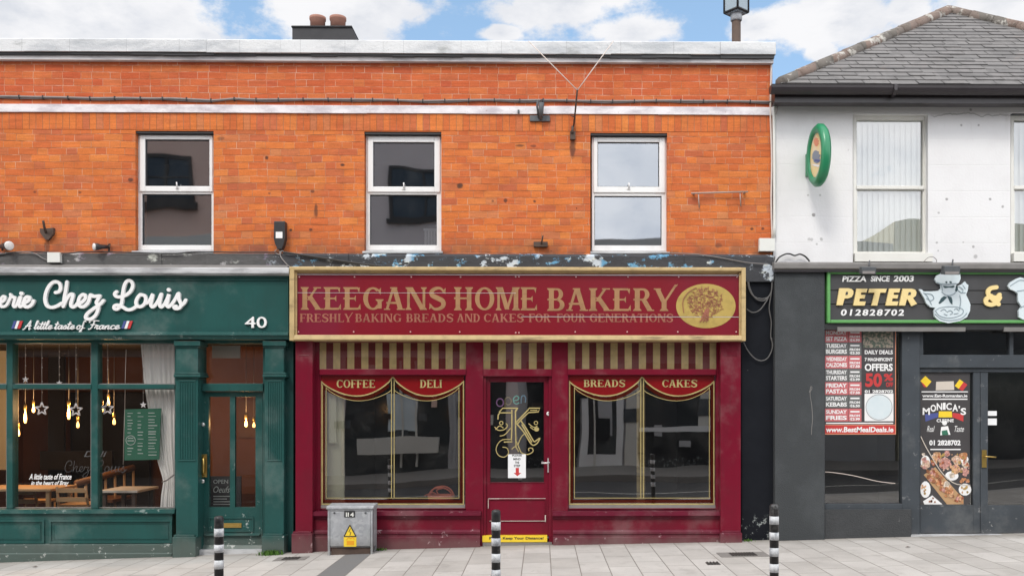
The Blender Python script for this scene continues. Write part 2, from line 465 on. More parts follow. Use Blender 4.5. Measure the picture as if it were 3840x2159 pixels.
def paint(base, chip, r=.32, chips=.0, dirt=.25, sc=9, grain=True):
    def fn():
        x, y, z = sep(pos())
        n = noise(2.3, 5, .6); c = mixc(sstep(n, .35, .7), base, tuple(q * .80 + .004 for q in base))
        st = noise(9, 4, .6, vscale(pos(), 3, 3, .35)); c = mixc(sstep(st, .52, .75) * dirt, c, tuple(q * .55 + .012 for q in base))
        dl = sstep(noise(1.7, 5, .65), .50, .72) * .10; c = mixc(dl, c, (.55, .55, .52))
        if chips:
            lowz = sstep(z, 0.05, .55, 1.0, .35)
            ch = sstep(noise(sc, 8, .72) + noise(38, 3) * .10, .70 - chips * .12, .73 - chips * .12)
            c = mixc(ch * lowz, c, chip)
            splash = sstep(z + noise(6, 5) * .25, .30, .08) * .35
            c = mixc(splash, c, (.20, .17, .15))
        return dict(c=c, r=M('ADD', noise(7, 4) * .18, r - .07), h=noise(30, 4, .6, vscale(pos(), 1, 1, .2)), hd=.0009, spec=.22)
    return fn
GREEN = (.018, .082, .075); RED = (.165, .006, .022)
MT['green'] = material('green gloss paint', paint(GREEN, (.40, .45, .43), .36, .0, .35))
MT['green_chip'] = material('chipped green paint', paint(GREEN, (.42, .47, .45), .38, .42, .4, 9))
MT['green_dark'] = material('dark green reveal', paint((.012, .060, .055), (.3, .3, .3), .45))
MT['red'] = material('maroon gloss paint', paint(RED, (.40, .25, .26), .30, .0, .35))
MT['red_chip'] = material('chipped maroon paint', paint((.130, .010, .028), (.42, .28, .30), .34, .26, .45, 9))
MT['red_deep'] = material('deep red glass paint', wallm((.16, .002, .004), (.22, .005, .007), 3, .25))
def m_oxblood():
    tr = NT.nodes.new('ShaderNodeBsdfTransparent'); tr.inputs[0].default_value = (.75, .45, .40, 1)
    df = NT.nodes.new('ShaderNodeBsdfDiffuse'); df.inputs[0].default_value = (.085, .013, .008, 1)
    mx = NT.nodes.new('ShaderNodeMixShader'); mx.inputs[0].default_value = .62
    NT.links.new(tr.outputs[0], mx.inputs[1]); NT.links.new(df.outputs[0], mx.inputs[2]); return S(mx.outputs[0])
MT['red_brown'] = material('thin oxblood glass paint', m_oxblood)
def m_signred():
    n = noise(1.7, 4, .6); n2 = noise(1.0, 3, .5, vscale(pos(), 1, 1, .25))
    c = mixc(n, (.180, .005, .013), (.205, .008, .017)); c = mixc(sstep(n2, .45, .7) * .55, c, (.165, .016, .042))
    x, y, z = sep(pos()); 
    c = mixc(sstep(noise(26, 6, .7), .70, .78) * .35, c, (.40, .12, .13))
    return dict(c=c, r=.34, spec=.3)
MT['sign_red'] = material('faded red sign board', m_signred)
def m_gold(base, dark, r=.45, amt=.5):
    def fn():
        n = noise(8, 6, .65); n2 = noise(5, 5, .6, vscale(pos(), .5, 1, 3))
        c = mixc(sstep(n, .42, .7), base, tuple(q * .78 for q in base)); c = mixc(sstep(n2, .56, .72) * amt, c, dark)
        return dict(c=c, r=r, m=.0)
    return fn
MT['gold_frame'] = material('old gold frame', m_gold((.52, .385, .185), (.15, .10, .045), .42, .75))
MT['gold_letter'] = material('faded gold lettering', m_gold((.35, .185, .08), (.25, .10, .05), .5, .8))
MT['gold_small'] = material('worn gold lettering', m_gold((.33, .115, .07), (.24, .065, .045), .5, .7))
MT['gold_line'] = material('gold leaf line', m_gold((.44, .36, .15), (.30, .23, .085), .4, .4))
MT['gold_oval'] = material('gold oval', m_gold((.46, .33, .085), (.38, .235, .075), .42, .5))
MT['gold_stripe'] = material('straw stripe', m_gold((.74, .56, .25), (.60, .44, .18), .4, .3))
MT['stripe_red'] = material('oxblood stripe', wallm((.17, .014, .012), (.22, .018, .016), 3, .3))
MT['white'] = material('white', wallm((.78, .78, .78), (.84, .84, .83), 5, .4))
MT['offwhite'] = material('off white plastic', wallm((.66, .67, .63), (.74, .75, .71), 5, .45))
MT['silver'] = material('silver trim', lambda: dict(c=(.62, .60, .60), r=.4, m=.6))
MT['screw'] = material('screw head', lambda: dict(c=(.62, .36, .36), r=.4))
MT['black'] = material('black plastic', wallm((.018, .018, .02), (.035, .035, .037), 8, .45))
MT['rust'] = material('rusted iron', wallm((.055, .040, .034), (.11, .07, .05), 16, .8))
MT['iron'] = material('painted iron', wallm((.05, .055, .06), (.13, .14, .15), 14, .6))
def m_ledge():
    x, y, z = sep(pos()); n = noise(5, 6, .65, vscale(pos(), 1, 1, 2)); n2 = noise(14, 6, .7, vscale(pos(), .6, 1, 1.2)); big = noise(1.15, 3, .5, vscale(pos(), 1, .1, .1))
    c = mixc(n, (.018, .020, .024), (.060, .062, .070))
    left = sstep(x, PX(960), PX(1110), 1.0, 0.0)
    c = mixc(left * .7, c, mixc(n2, (.06, .06, .055), (.16, .155, .15)))
    bl = sstep(noise(5.0, 9, .74, vscale(pos(), .8, .3, 1.3)), .535, .57)
    pick = noise(2.1, 2, .4, vscale(pos(), 1, .1, .1)) 
    chip = mixc(sstep(pick, .44, .50), (.50, .56, .62), (.11, .30, .48)); chip = mixc(sstep(n2, .52, .60), chip, (.60, .64, .60))
    c = mixc(bl * (1.0 - left), c, chip)
    bl2 = sstep(noise(3.4, 6, .66, vscale(pos(), .9, .3, 1.5)), .53, .62)
    c = mixc(bl2 * left, c, mixc(sstep(big, .46, .55), (.50, .52, .46), (.30, .22, .34)))
    return dict(c=c, r=.75, h=n2, hd=.01)
MT['ledge'] = material('flaking painted ledge', m_ledge)
def m_lead():
    n = noise(5, 6, .65, vscale(pos(), .4, 1, 2)); c = mixc(sstep(n, .40, .66), (.52, .53, .54), (.26, .26, .27))
    return dict(c=c, r=.55, h=n, hd=.006)
MT['lead'] = material('weathered lead', m_lead)
MT['grey_trim'] = material('dirty grey trim', wallm((.13, .125, .12), (.24, .23, .22), 8))
def m_plaster():
    x, y, z = sep(pos()); n = noise(2.2, 7, .6); 
    c = mixc(sstep(n, .40, .75), (.75, .75, .755), (.70, .695, .70))
    jz = M('ABSOLUTE', M('FRACT', (z + (noise(1.5, 2) - .5) * .02) / .305) - .5)
    jr = M('MODULO', M('FLOOR', z / .305 + .5), 2.0)
    c = mixc(sstep(jz, .016, .004) * .10 * sstep(noise(1.8, 3), .40, .62), c, (.40, .40, .40))
    c = mixc(sstep(noise(9, 5, .6, vscale(pos(), 2.2, 1, .35)), .58, .8) * .30, c, (.50, .49, .47))
    pits = fmax(sstep(voro(3.2), .050, .026) * sstep(noise(2.3, 2), .50, .56), sstep(voro(1.6), .018, .010))
    c = mixc(pits * .85, c, (.10, .09, .085))
    for (sx, sy, r_, dk) in ((3051, 806, 8, .9), (3034, 897, 7, .5), (3044, 898, 7, .5), (3080, 897, 7, .6), (3063, 915, 5, .5), (3030, 732, 5, .5), (3075, 732, 5, .5), (3032, 546, 4, .6), (3550, 747, 6, .8), (3713, 747, 6, .8), (3760, 775, 6, .7), (3520, 798, 5, .6), (3513, 910, 5, .6), (3650, 925, 6, .7), (3658, 962, 9, .6), (3518, 940, 4, .6), (3605, 470, 5, .7), (3670, 470, 5, .7), (3640, 412, 6, .7), (3612, 908, 4, .5)):
        q = P(sx, sy, 0); ex = (x - q.x) * 320.0 / r_; ez = (z - q.z) * 320.0 / r_; c = mixc(sstep(ex * ex + ez * ez + (noise(40, 2) - .5), 1.2, .2) * dk * .8, c, (.14, .13, .125))
    crack = sstep(M('ABSOLUTE', z - PZ(432, 3640) + (noise(3.5, 5, .6, vscale(pos(), 1, .1, .1)) - .5) * .22), .010, .003) * sstep(x, PX(3480), PX(3510)) * sstep(x, PX(3800), PX(3770))
    c = mixc(crack * .6, c, (.22, .21, .20))
    return dict(c=c, r=.75, h=noise(40, 5) * .5 - sstep(jz, .02, .004) * .3, hd=.004)
MT['plaster'] = material('white painted plaster', m_plaster)
def m_slate():
    x, y, z = sep(pos()); r = wn(comb(M('FLOOR', x / .31), M('FLOOR', z / .06), .3))
    n = noise(9, 6, .65); n2 = noise(60, 4, .6)
    c = mixc(r, (.125, .120, .118), (.185, .176, .172)); c = mixc(sstep(n, .46, .72) * .7, c, (.095, .090, .088))
    c = mixc(sstep(n2, .62, .74) * .4, c, (.30, .285, .26)); c = mixc(sstep(noise(4, 5, .65), .60, .72) * .35, c, (.23, .185, .16))
    return dict(c=c, r=.62, h=n2, hd=.003)
MT['slate'] = material('grey slates', m_slate)
def m_ridge():
    x, y, z = sep(pos()); n = noise(6, 6, .68); r = wn(comb(M('FLOOR', x / .27), 2.0, 1.0))
    c = mixc(sstep(r, .3, .8), (.14, .125, .11), (.20, .145, .12)); c = mixc(sstep(n, .52, .62), c, (.46, .44, .40)); c = mixc(sstep(noise(19, 4), .56, .66) * .6, c, (.06, .06, .045))
    return dict(c=c, r=.9, h=n, hd=.01)
MT['ridge'] = material('lichened ridge tiles', m_ridge)
MT['gutter'] = material('black gutter', wallm((.022, .018, .020), (.045, .038, .042), 6, .35))
def m_stipple(a, b):
    def fn():
        n = noise(70, 3, .6); n2 = noise(2.6, 6, .62); c = mixc(n, a, b)
        c = mixc(sstep(n2, .45, .75) * .35, c, tuple(q * 1.5 + .01 for q in b)); x, y, z = sep(pos())
        sc = sstep(noise(7, 6, .7, vscale(pos(), 1, 1, .8)), .66, .72) * sstep(z, .9, .1)
        c = mixc(sc * .35, c, (.32, .31, .31))
        return dict(c=c, r=.85, h=n, hd=.006)
    return fn
MT['render'] = material('dark grey render', m_stipple((.030, .034, .037), (.054, .060, .064)))
MT['render_low'] = material('scuffed dark render', m_stipple((.032, .035, .038), (.058, .061, .064)))
def m_blackwall():
    x, y, z = sep(pos()); n = noise(4, 6, .6); c = mixc(n, (.006, .007, .010), (.014, .016, .021))
    sp = sstep(noise(13, 6, .75), .555, .60) * sstep(z, .34, .22)
    c = mixc(sp, c, mixc(noise(9, 2), (.20, .25, .24), (.42, .42, .42)))
    c = mixc(sstep(voro(9), .05, .03) * sstep(noise(3, 2), .58, .64), c, (.45, .45, .45))
    return dict(c=c, r=.7, spec=.12, h=n, hd=.004)
MT['blackwall'] = material('black painted wall', m_blackwall)
MT['anthracite'] = material('anthracite frame paint', paint((.062, .072, .083), (.3, .3, .3), .4, .25, .3))
MT['pizza_board'] = material('dark boarded sign', wallm((.036, .036, .038), (.058, .058, .060), 6, .5))
MT['lime'] = material('green sign moulding', wallm((.055, .25, .050), (.17, .42, .15), 3, .35))
MT['yellow_letter'] = material('cream gold letters', wallm((.80, .61, .26), (.82, .67, .33), 3, .45))
MT['chef'] = material('pale blue chef board', wallm((.56, .66, .70), (.70, .76, .78), 9, .45))
MT['chef_line'] = material('grey drawing line', wallm((.20, .27, .31), (.28, .34, .38), 9, .5))
MT['chef_dark'] = material('dark teal', wallm((.02, .05, .06), (.035, .08, .09), 9, .5))
MT['brass'] = material('brass', lambda: dict(c=mixc(noise(9, 4), (.60, .42, .13), (.42, .28, .08)), r=.3, m=.85))
MT['chrome'] = material('satin steel', lambda: dict(c=(.70, .69, .68), r=.3, m=.8))
def m_galv():
    n = voro(26, out='Color'); n2 = noise(3, 6, .6)
    a, b, c_ = sep(n); c = mixc(a, (.33, .345, .37), (.44, .455, .475)); c = mixc(sstep(n2, .45, .75) * .5, c, (.27, .29, .28))
    x, y, z = sep(pos()); c = mixc(sstep(z + noise(7, 5) * .1, .22, .04) * .4, c, (.17, .16, .14))
    return dict(c=c, r=.5, m=.25)
MT['galv'] = material('galvanised steel', m_galv)
MT['yellow'] = material('warning yellow', wallm((.80, .55, .02), (.84, .62, .05), 9, .4))
MT['orange_ink'] = material('orange print', wallm((.72, .30, .01), (.78, .36, .02), 9, .5))
MT['red_ink'] = material('red print', wallm((.48, .035, .035), (.56, .05, .05), 9, .5))
MT['red_pale'] = material('faded red print', wallm((.50, .11, .12), (.58, .17, .18), 9, .5))
MT['poster_dark'] = material('dark poster', wallm((.045, .042, .044), (.075, .07, .072), 5, .35))
MT['poster_grey'] = material('grey poster panel', wallm((.10, .11, .11), (.17, .17, .165), 9, .4))
MT['pizza_photo'] = material('faded food print', lambda: dict(c=mixc(sstep(noise(30, 5), .42, .58), (.36, .30, .24), (.09, .12, .09)), r=.4))
def m_pave():
    x, y, z = sep(pos()); n0 = (noise(2, 2) - .5)
    wd = .288; u = (x - PAVE_X0 + n0 * .004) / wd; col = M('FLOOR', u); fu = M('FRACT', u)
    v = (y + n0 * .004) / .60 + .5 * M('MODULO', col, 2.0) + .20 * wn(comb(col, .5, .5)); row = M('FLOOR', v); fv = M('FRACT', v)
    du = fmin(fu, 1.0 - fu) * wd; dq = fmin(fv, 1.0 - fv) * .60
    br = sstep(fmin(du, dq), .0022, .0065)
    r = wn(comb(col, row, .5)); g = noise(220, 3, .7); g2 = noise(1.6, 6, .62); g3 = noise(6.5, 7, .7, vscale(pos(), 1, .6, 1))
    c = mixc(r, (.42, .40, .375), (.51, .49, .465)); c = mulc(c, lin(g, .25, .75, .86, 1.12)); c = mulc(c, lin(g2, .3, .72, .86, 1.10))
    c = mixc(sstep(g3, .54, .74) * .42, c, (.27, .25, .225))
    c = mixc(sstep(voro(5.5), .06, .03) * sstep(noise(2.1, 2), .54, .60) * .5, c, (.15, .14, .13))
    strip = M('LESS_THAN', M('ABSOLUTE', col + 9.0), .5)
    c = mixc(strip, c, mixc(g, (.12, .12, .12), (.20, .20, .20)))
    c = mixc(br, (.215, .195, .175), c)
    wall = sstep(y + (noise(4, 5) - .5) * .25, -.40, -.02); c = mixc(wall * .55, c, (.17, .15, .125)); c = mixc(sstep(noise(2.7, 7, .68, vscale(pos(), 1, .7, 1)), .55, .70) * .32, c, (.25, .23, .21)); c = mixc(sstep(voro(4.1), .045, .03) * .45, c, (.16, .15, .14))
    return dict(c=c, r=.82, h=br + g * .25, hd=.003)
PAVE_X0 = PG(1330, 2087).x + 9 * .288 - .144
MT['pave'] = material('pale stone paving', m_pave)
MT['kerb'] = material('granite kerb', wallm((.30, .29, .28), (.40, .39, .38), 40))
MT['asphalt'] = material('asphalt', lambda: dict(c=mixc(noise(150, 3), (.04, .04, .042), (.075, .075, .078)), r=.85, h=noise(150, 3), hd=.005))
MT['roadpaint'] = material('road paint', wallm((.45, .44, .40), (.6, .6, .56), 12))
MT['concrete'] = material('cover concrete', wallm((.17, .16, .15), (.25, .235, .22), 20))
MT['castiron'] = material('cast iron', wallm((.035, .032, .03), (.075, .07, .065), 40, .6))
MT['bollard_black'] = material('black bollard paint', lambda: dict(c=mixc(sstep(noise(14, 6, .7), .54, .66), (.016, .016, .018), (.085, .085, .085)), r=.42))
MT['bollard_white'] = material('reflective band', lambda: dict(c=mixc(sstep(noise(13, 7, .75), .46, .66), (.60, .62, .64), (.30, .32, .35)), r=.4))
MT['wood'] = material('light wood', lambda: dict(c=mixc(noise(7, 5, .6, vscale(pos(), 1, 1, 6)), (.40, .24, .12), (.52, .33, .17)), r=.5))
MT['wood_dark'] = material('dark wood', lambda: dict(c=mixc(noise(7, 5, .6, vscale(pos(), 1, 1, 6)), (.12, .055, .025), (.20, .09, .04)), r=.5))
MT['wood_pale'] = material('pale table top', wallm((.55, .49, .42), (.62, .56, .49), 7, .45))
MT['curtain'] = material('cream curtain', lambda: dict(c=mixc(noise(3, 4, .6, vscale(pos(), 6, 1, .4)), (.84, .82, .78), (.90, .88, .85)), r=.9))
MT['menu'] = material('green menu board', wallm((.028, .135, .085), (.04, .17, .105), 4, .45))
MT['chalk'] = material('chalk', wallm((.50, .55, .52), (.62, .66, .62), 20, .8))
MT['slateboard'] = material('blackboard', wallm((.02, .02, .022), (.045, .045, .048), 7, .6))
MT['star'] = material('pale star', wallm((.88, .84, .84), (.92, .88, .88), 7, .6))
def m_bulb(): return dict(c=(.9, .6, .3), r=.3, e=(1.0, .47, .13), es=3.6)
MT['bulb'] = material('glowing bulb', m_bulb)
MT['basket'] = material('orange red plastic', wallm((.92, .22, .13), (.94, .27, .17), 7, .4))
MT['leaf'] = material('weed leaves', lambda: dict(c=mixc(noise(20, 3), (.06, .16, .02), (.14, .28, .05)), r=.6))
MT['stucco'] = material('pinkish stucco', wallm((.72, .62, .60), (.80, .70, .67), 3))
MT['stucco_brown'] = material('brown stucco', wallm((.78, .52, .42), (.85, .60, .50), 3))
MT['stucco_pale'] = material('pale band stucco', wallm((.62, .60, .55), (.70, .68, .62), 3))
MT['stucco_grey'] = material('grey stucco', wallm((.42, .42, .43), (.50, .50, .51), 3))
MT['brownwood'] = material('dark brown joinery', wallm((.020, .013, .010), (.04, .028, .022), 5, .4))
MT['pane_dark'] = material('dark opposite pane', lambda: dict(c=(.03, .036, .042), r=.08))
MT['terracotta'] = material('terracotta pot', lambda: dict(c=mixc(noise(9, 5), (.36, .17, .12), (.26, .14, .11)), r=.85))
MT['stack'] = material('dark stack render', wallm((.030, .030, .033), (.055, .055, .058), 9))
MT['cowl'] = material('grey cowl sheet', wallm((.26, .33, .38), (.36, .43, .48), 5, .3))
MT['oval_green'] = material('green oval rim', wallm((.015, .19, .085), (.03, .26, .12), 8, .3))
MT['oval_face'] = material('printed oval face', lambda: dict(c=mixc(sstep(noise(9, 3), .45, .6), (.78, .62, .30), (.74, .62, .42)), r=.4))
MT['blue_grey'] = material('blue grey print', wallm((.16, .20, .27), (.24, .28, .34), 9, .5))
MT['salmon'] = material('salmon print', wallm((.62, .22, .12), (.70, .30, .18), 9, .5))
MT['blind'] = material('vertical blind fabric', wallm((.84, .88, .86), (.90, .92, .91), 3, .8))
MT['cable_dark'] = material('dark grey cable', wallm((.07, .07, .07), (.14, .135, .13), 9, .5))
MT['cable_grey'] = material('grey cable', wallm((.17, .155, .15), (.28, .26, .25), 9, .6))
MT['rail'] = material('dull rail', wallm((.34, .25, .21), (.44, .34, .29), 9, .6))
MT['cable_pale'] = material('pale cable', wallm((.55, .48, .44), (.66, .58, .52), 9, .6))
MT['cable_black'] = material('black cable', wallm((.015, .015, .016), (.03, .03, .03), 9, .5))
MT['lampglass'] = material('lamp reflector', lambda: dict(c=(.74, .73, .71), r=.2))
MT['navy'] = material('navy print', wallm((.05, .07, .24), (.08, .10, .30), 9, .5))
MT['paper'] = material('white paper', wallm((.76, .77, .78), (.82, .83, .84), 9, .6))
MT['purple'] = material('purple tube', wallm((.80, .38, .85), (.85, .45, .9), 9, .4))
MT['teal'] = material('teal tube', wallm((.10, .88, .72), (.15, .92, .80), 9, .4))
MT['bluetube'] = material('slate blue tube', wallm((.22, .55, .78), (.28, .6, .82), 9, .4))
for i, c in enumerate([(.50, .22, .10), (.62, .36, .20), (.40, .12, .06), (.66, .46, .34), (.58, .30, .26), (.70, .60, .50), (.45, .30, .10), (.30, .12, .06)]):
    MT['food%d' % i] = material('food print', (lambda c: (lambda: dict(c=mixc(sstep(noise(40, 5, .7), .40, .6), tuple(q * .55 for q in c), tuple(min(.85, q * 1.15) for q in c)), r=.4)))(c))
# ------------------------------------------------------------------ ground
def strip(name, mat, y0, y1, dz=0.0, thick=.25, x0=-45, x1=45):
    xs = sorted(set([x0, x1] + [q[0] for q in _gk if x0 < q[0] < x1] + [x0 + (x1 - x0) * i / 40 for i in range(41)]))
    b = MB(); n = len(xs)
    vs = []
    for x in xs: vs += [(x, y0, zg(x) + dz), (x, y1, zg(x) + dz), (x, y0, zg(x) + dz - thick), (x, y1, zg(x) + dz - thick)]
    fs = []
    for i in range(n - 1):
        o = 4 * i
        fs += [(o, o + 4, o + 5, o + 1), (o + 2, o + 3, o + 7, o + 6), (o, o + 2, o + 6, o + 4), (o + 1, o + 5, o + 7, o + 3)]
    fs += [(0, 1, 3, 2), (4 * n - 4, 4 * n - 2, 4 * n - 1, 4 * n - 3)]
    b.add(vs, fs)
    return tag(b.build(name, mat), kind='structure')
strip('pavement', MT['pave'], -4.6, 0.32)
strip('kerb', MT['kerb'], -4.9, -4.602)
strip('road', MT['asphalt'], -10.1, -4.902, -.13)
strip('road_marking', MT['roadpaint'], -5.45, -5.35, -.126, .003)
strip('road_marking', MT['roadpaint'], -7.55, -7.45, -.126, .003)
strip('opposite_pavement', MT['concrete'], -13.4, -10.102)
# the rest of the town floor
g = MB(); g.box(-300, 300, -300, 300, -1.6, -1.5); tag(g.build('ground', MT['asphalt']), kind='structure')

def ground_cover(name, label, px0, py0, px1, py1, rim, ribs, cat='manhole cover'):
    a = PG(px0, py1); b = PG(px1, py0); x0, x1, y0, y1 = a.x, b.x, min(a.y, b.y), max(a.y, b.y); zc = zg((x0 + x1) / 2)
    sl = (zg(x1) - zg(x0)) / (x1 - x0)
    t = thing(name, label, cat, ((x0 + x1) / 2, (y0 + y1) / 2, zc))
    def slab(mb, xa, xb, ya, yb, h):
        o = [(x, y, zg(x) + k) for k in (-.03, h) for x, y in ((xa, ya), (xb, ya), (xb, yb), (xa, yb))]
        mb.add(o, [(0, 3, 2, 1), (4, 5, 6, 7), (0, 1, 5, 4), (1, 2, 6, 5), (2, 3, 7, 6), (3, 0, 4, 7)])
    f = MB(); slab(f, x0, x1, y0, y1, .004); f.build('surround' if rim else 'plate', MT['concrete' if rim else 'castiron'], t)
    if rim:
        w = (x1 - x0) * .24; d = (y1 - y0) * .18
        p = MB(); slab(p, x0 + w, x1 - w, y0 + d, y1 - d, .008); p.build('plate', MT['castiron'], t); xa, xb, ya, yb = x0 + w, x1 - w, y0 + d, y1 - d
    else: xa, xb, ya, yb = x0, x1, y0, y1
    r = MB()
    for i in range(ribs):
        q = xa + (xb - xa) * (i + .5) / ribs; slab(r, q - .006, q + .006, ya + .01, yb - .01, .014)
    r.build('ribs', MT['castiron'], t)
ground_cover('service_cover', 'dark ribbed iron cover in a concrete surround on the right pavement', 2706, 2068, 2864, 2089, True, 9)
ground_cover('water_cover', 'tiny dark iron water cover on the pavement, before the larger one', 2654, 2107, 2693, 2117, False, 4)
ground_cover('service_cover', 'grey service cover at the foot of the maroon and green pilasters', 1020, 2085, 1162, 2103, True, 5)
# ------------------------------------------------------------------ orange brick building (upper floor)
bb = thing('brick_building', 'orange brick upper storey with three white windows, white coping and a flat roof', 'building', (PX(1440), 0, PZ(990)))
XL, XR = PX(-700), PX(2896)
ZT = PZ(226, 1440); ZL = PZ(985, 1440)
WIN = [(508, 801, 491, 942), (1366, 1655, 494, 945), (2214, 2502, 499, 947)]
wx = [(PX(a), PX(b), PZ(d, (a + b) / 2), PZ(c, (a + b) / 2)) for a, b, c, d in WIN]
wall = MB(); x = XL
TH = .30
for (a, b, z0, z1) in wx:
    wall.box(x, a, 0, TH, ZL, ZT); wall.box(a, b, 0, TH, ZL, z0); wall.box(a, b, 0, TH, z1, ZT); x = b
wall.box(x, XR, 0, TH, ZL, ZT)
wall.box(XR - TH, XR, TH, 8.0, ZL, ZT); wall.box(XL, XL + TH, TH, 8.0, ZL, ZT); wall.box(XL + TH, XR - TH, 8.0 - TH, 8.0, ZL, ZT)
wall.build('wall', MT['brick'], bb)
rf = MB(); rf.box(XL, XR, TH, 8.0, ZT - .25, ZT - .02); rf.build('roof', MT['stack'], bb)
sc_ = MB(); sc_.box(XL, XR, -.004, .1, PZ(490, 1440), PZ(428, 1440)); sc_.build('soldier_course', MT['soldier'], bb)
bd = MB(); xx = XL
while xx < XR:
    w = rnd.uniform(.9, 1.5); x2 = min(XR, xx + w); j = rnd.uniform(-.003, .003)
    bd.box(xx, x2, -.022 + j, .1, PZ(427, 1440) + j, PZ(398, 1440) + j); xx = x2
bd.build('string_course', MT['band'], bb)
ub = MB(); ub.box(XL, XR, -.060, .2, PZ(230, 1440, -.06), PZ(213, 1440, -.06)); ub.build('frieze_board', MT['board'], bb)
cp = MB(); xx = XL
while xx < XR:
    x2 = min(XR + .015, xx + rnd.uniform(.8, 1.7)); j = rnd.uniform(-.007, .005); jy = rnd.uniform(-.002, .002)
    z0, z1 = PZ(198, 1440, -.11) + j, PZ(149, 1440, -.11) + j * .4
    cp.prismx([(-.11 + jy, z0), (-.11 + jy, z1 - .012), (-.095 + jy, z1), (.36, z1 + .02), (.36, z0)], xx, x2 - .0015); xx = x2
cp.build('coping', MT['cap'], bb)
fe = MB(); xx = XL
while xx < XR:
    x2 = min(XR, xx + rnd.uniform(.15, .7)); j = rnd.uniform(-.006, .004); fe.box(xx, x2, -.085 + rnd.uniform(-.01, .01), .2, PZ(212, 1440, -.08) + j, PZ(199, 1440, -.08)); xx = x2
fe.build('felt_shade_strip', MT['black'], bb)  # ragged black felt strip, also put in as the shadow gap under the coping
# dark room behind the upper windows
rm = MB(); zf, zc = ZL + .02, PZ(300, 1440)
rm.box(XL + TH, XR - TH, 3.6, 3.7, zf, zc); rm.box(XL + TH, XR - TH, TH, 3.7, zc, zc + .1); rm.box(XL + TH, XR - TH, TH, 3.7, zf - .1, zf)
for px in (1083, 1930): rm.box(PX(px), PX(px) + .1, TH, 3.6, zf, zc)
rm.build('upper_room', MT['room_grey'], bb)

def sash_window(parent, ox0, ox1, oy0, oy1, upx0, upx1, upy0, upy1, rail, lpx0, lpx1, lpy0, lpy1, lab):
    yf = .075; mx = (ox0 + ox1) / 2
    X = lambda p, y=yf: PX(p, y); Z = lambda p, y=yf: PZ(p, mx, y)
    f = MB()
    f.box(X(ox0), X(lpx0), yf, yf + .07, Z(oy1), Z(oy0)); f.box(X(lpx1), X(ox1), yf, yf + .07, Z(oy1), Z(oy0))
    f.box(X(lpx0), X(lpx1), yf, yf + .07, Z(lpy1), Z(lpy1) - (Z(lpy1) - Z(oy1))); f.box(X(lpx0), X(lpx1), yf, yf + .07, Z(lpy0), Z(rail))
    f.box(X(lpx0), X(lpx1), yf, yf + .07, Z(upy0), Z(oy0))
    w = f.build('window', MT['upvc'], parent, bevel=.004); w['label'] = lab
    s = MB(); ys = yf - .018
    xa, xb, za, zb = X(ox0, ys) + .022, X(ox1, ys) - .022, Z(rail, ys), Z(oy0, ys) - .02
    gx0, gx1, gz0, gz1 = X(upx0, ys), X(upx1, ys), Z(upy1, ys), Z(upy0, ys)
    s.box(xa, gx0, ys, ys + .05, za, zb); s.box(gx1, xb, ys, ys + .05, za, zb); s.box(gx0, gx1, ys, ys + .05, za, gz0); s.box(gx0, gx1, ys, ys + .05, gz1, zb)
    s.build('sash', MT['upvc'], w, bevel=.005)
    gk = MB(); gk.frame(gx0 - .002, gx1 + .002, gz0 - .002, gz1 + .002, .008, ys + .012, ys + .03); gk.frame(X(lpx0) - .002, X(lpx1) + .002, Z(lpy1) - .002, Z(lpy0) + .002, .008, yf + .012, yf + .03)
    gk.build('gasket', MT['gasket'], w)
    for (a, b, c, d) in ((gx0, gx1, gz0, gz1), (X(lpx0), X(lpx1), Z(lpy1), Z(lpy0))):
        p = MB(); y = ys + .03 if d == gz1 else yf + .03
        n = 8; vs = []; fs = []
        p.add([(a, y, c), (b, y, c), (b, y, d), (a, y, d)], [(0, 1, 2, 3)])
        p.build('pane', MT['glass_up'], w)
    h = MB(); cx = (gx0 + gx1) / 2
    h.box(cx - .018, cx + .018, ys - .012, ys, gz0 - .03, gz0 - .012); h.tube([(cx + .004, ys - .016, gz0 - .02), (cx + .004, ys - .03, gz0 + .04)], .008)
    h.build('handle', MT['white'], w)
    sl_ = MB(); sl_.prismx([(-.035, Z(oy1, -.035) - .030), (-.035, Z(oy1, -.035) - .012), (yf, Z(oy1) - .002), (yf + .07, Z(oy1) - .002), (yf + .07, Z(oy1) - .045)], X(ox0) - .02, X(ox1) + .02)
    sl_.build('sill', MT['lead'], w)
    l = MB(); l.box(PX(ox0 - 12), PX(ox1 + 3), .012, .14, PZ(oy0 - 1, mx, .012), PZ(oy0 - 12, mx, .012)); l.build('lintel_shade_bar', MT['black'], w)  # black lintel bar, also standing in for the shade at the window head
    return w
sash_window(bb, 516, 804, 501, 938, 544, 785, 523, 698, 718, 533, 793, 728, 919, 'window reflecting a dark sash window of a pinkish wall')
sash_window(bb, 1372, 1657, 505, 939, 1399, 1629, 533, 700, 720, 1387, 1638, 730, 919, 'window with a slatted white thing in its lower right corner')
sash_window(bb, 2219, 2501, 509, 941, 2241, 2472, 533, 700, 722, 2229, 2481, 735, 920, 'window reflecting pale sky')
# slatted white chair back standing inside the middle window
ch = MB()
for i in range(5):
    q = PX(1592 + i * 11, .22); ch.box(q, q + .024, .22, .25, PZ(926, 1600, .22), PZ(862 + i % 2 * 2, 1600, .22))
ch.box(PX(1588, .22), PX(1648, .22), .22, .25, PZ(864, 1600, .22), PZ(856, 1600, .22)); ch.box(PX(1588, .25), PX(1648, .25), .25, .40, PZ(945, 1600, .25), PZ(925, 1600, .25))
tag(ch.build('slatted_rack', MT['white']), 'white slatted rack standing inside the middle upper window', 'rack')

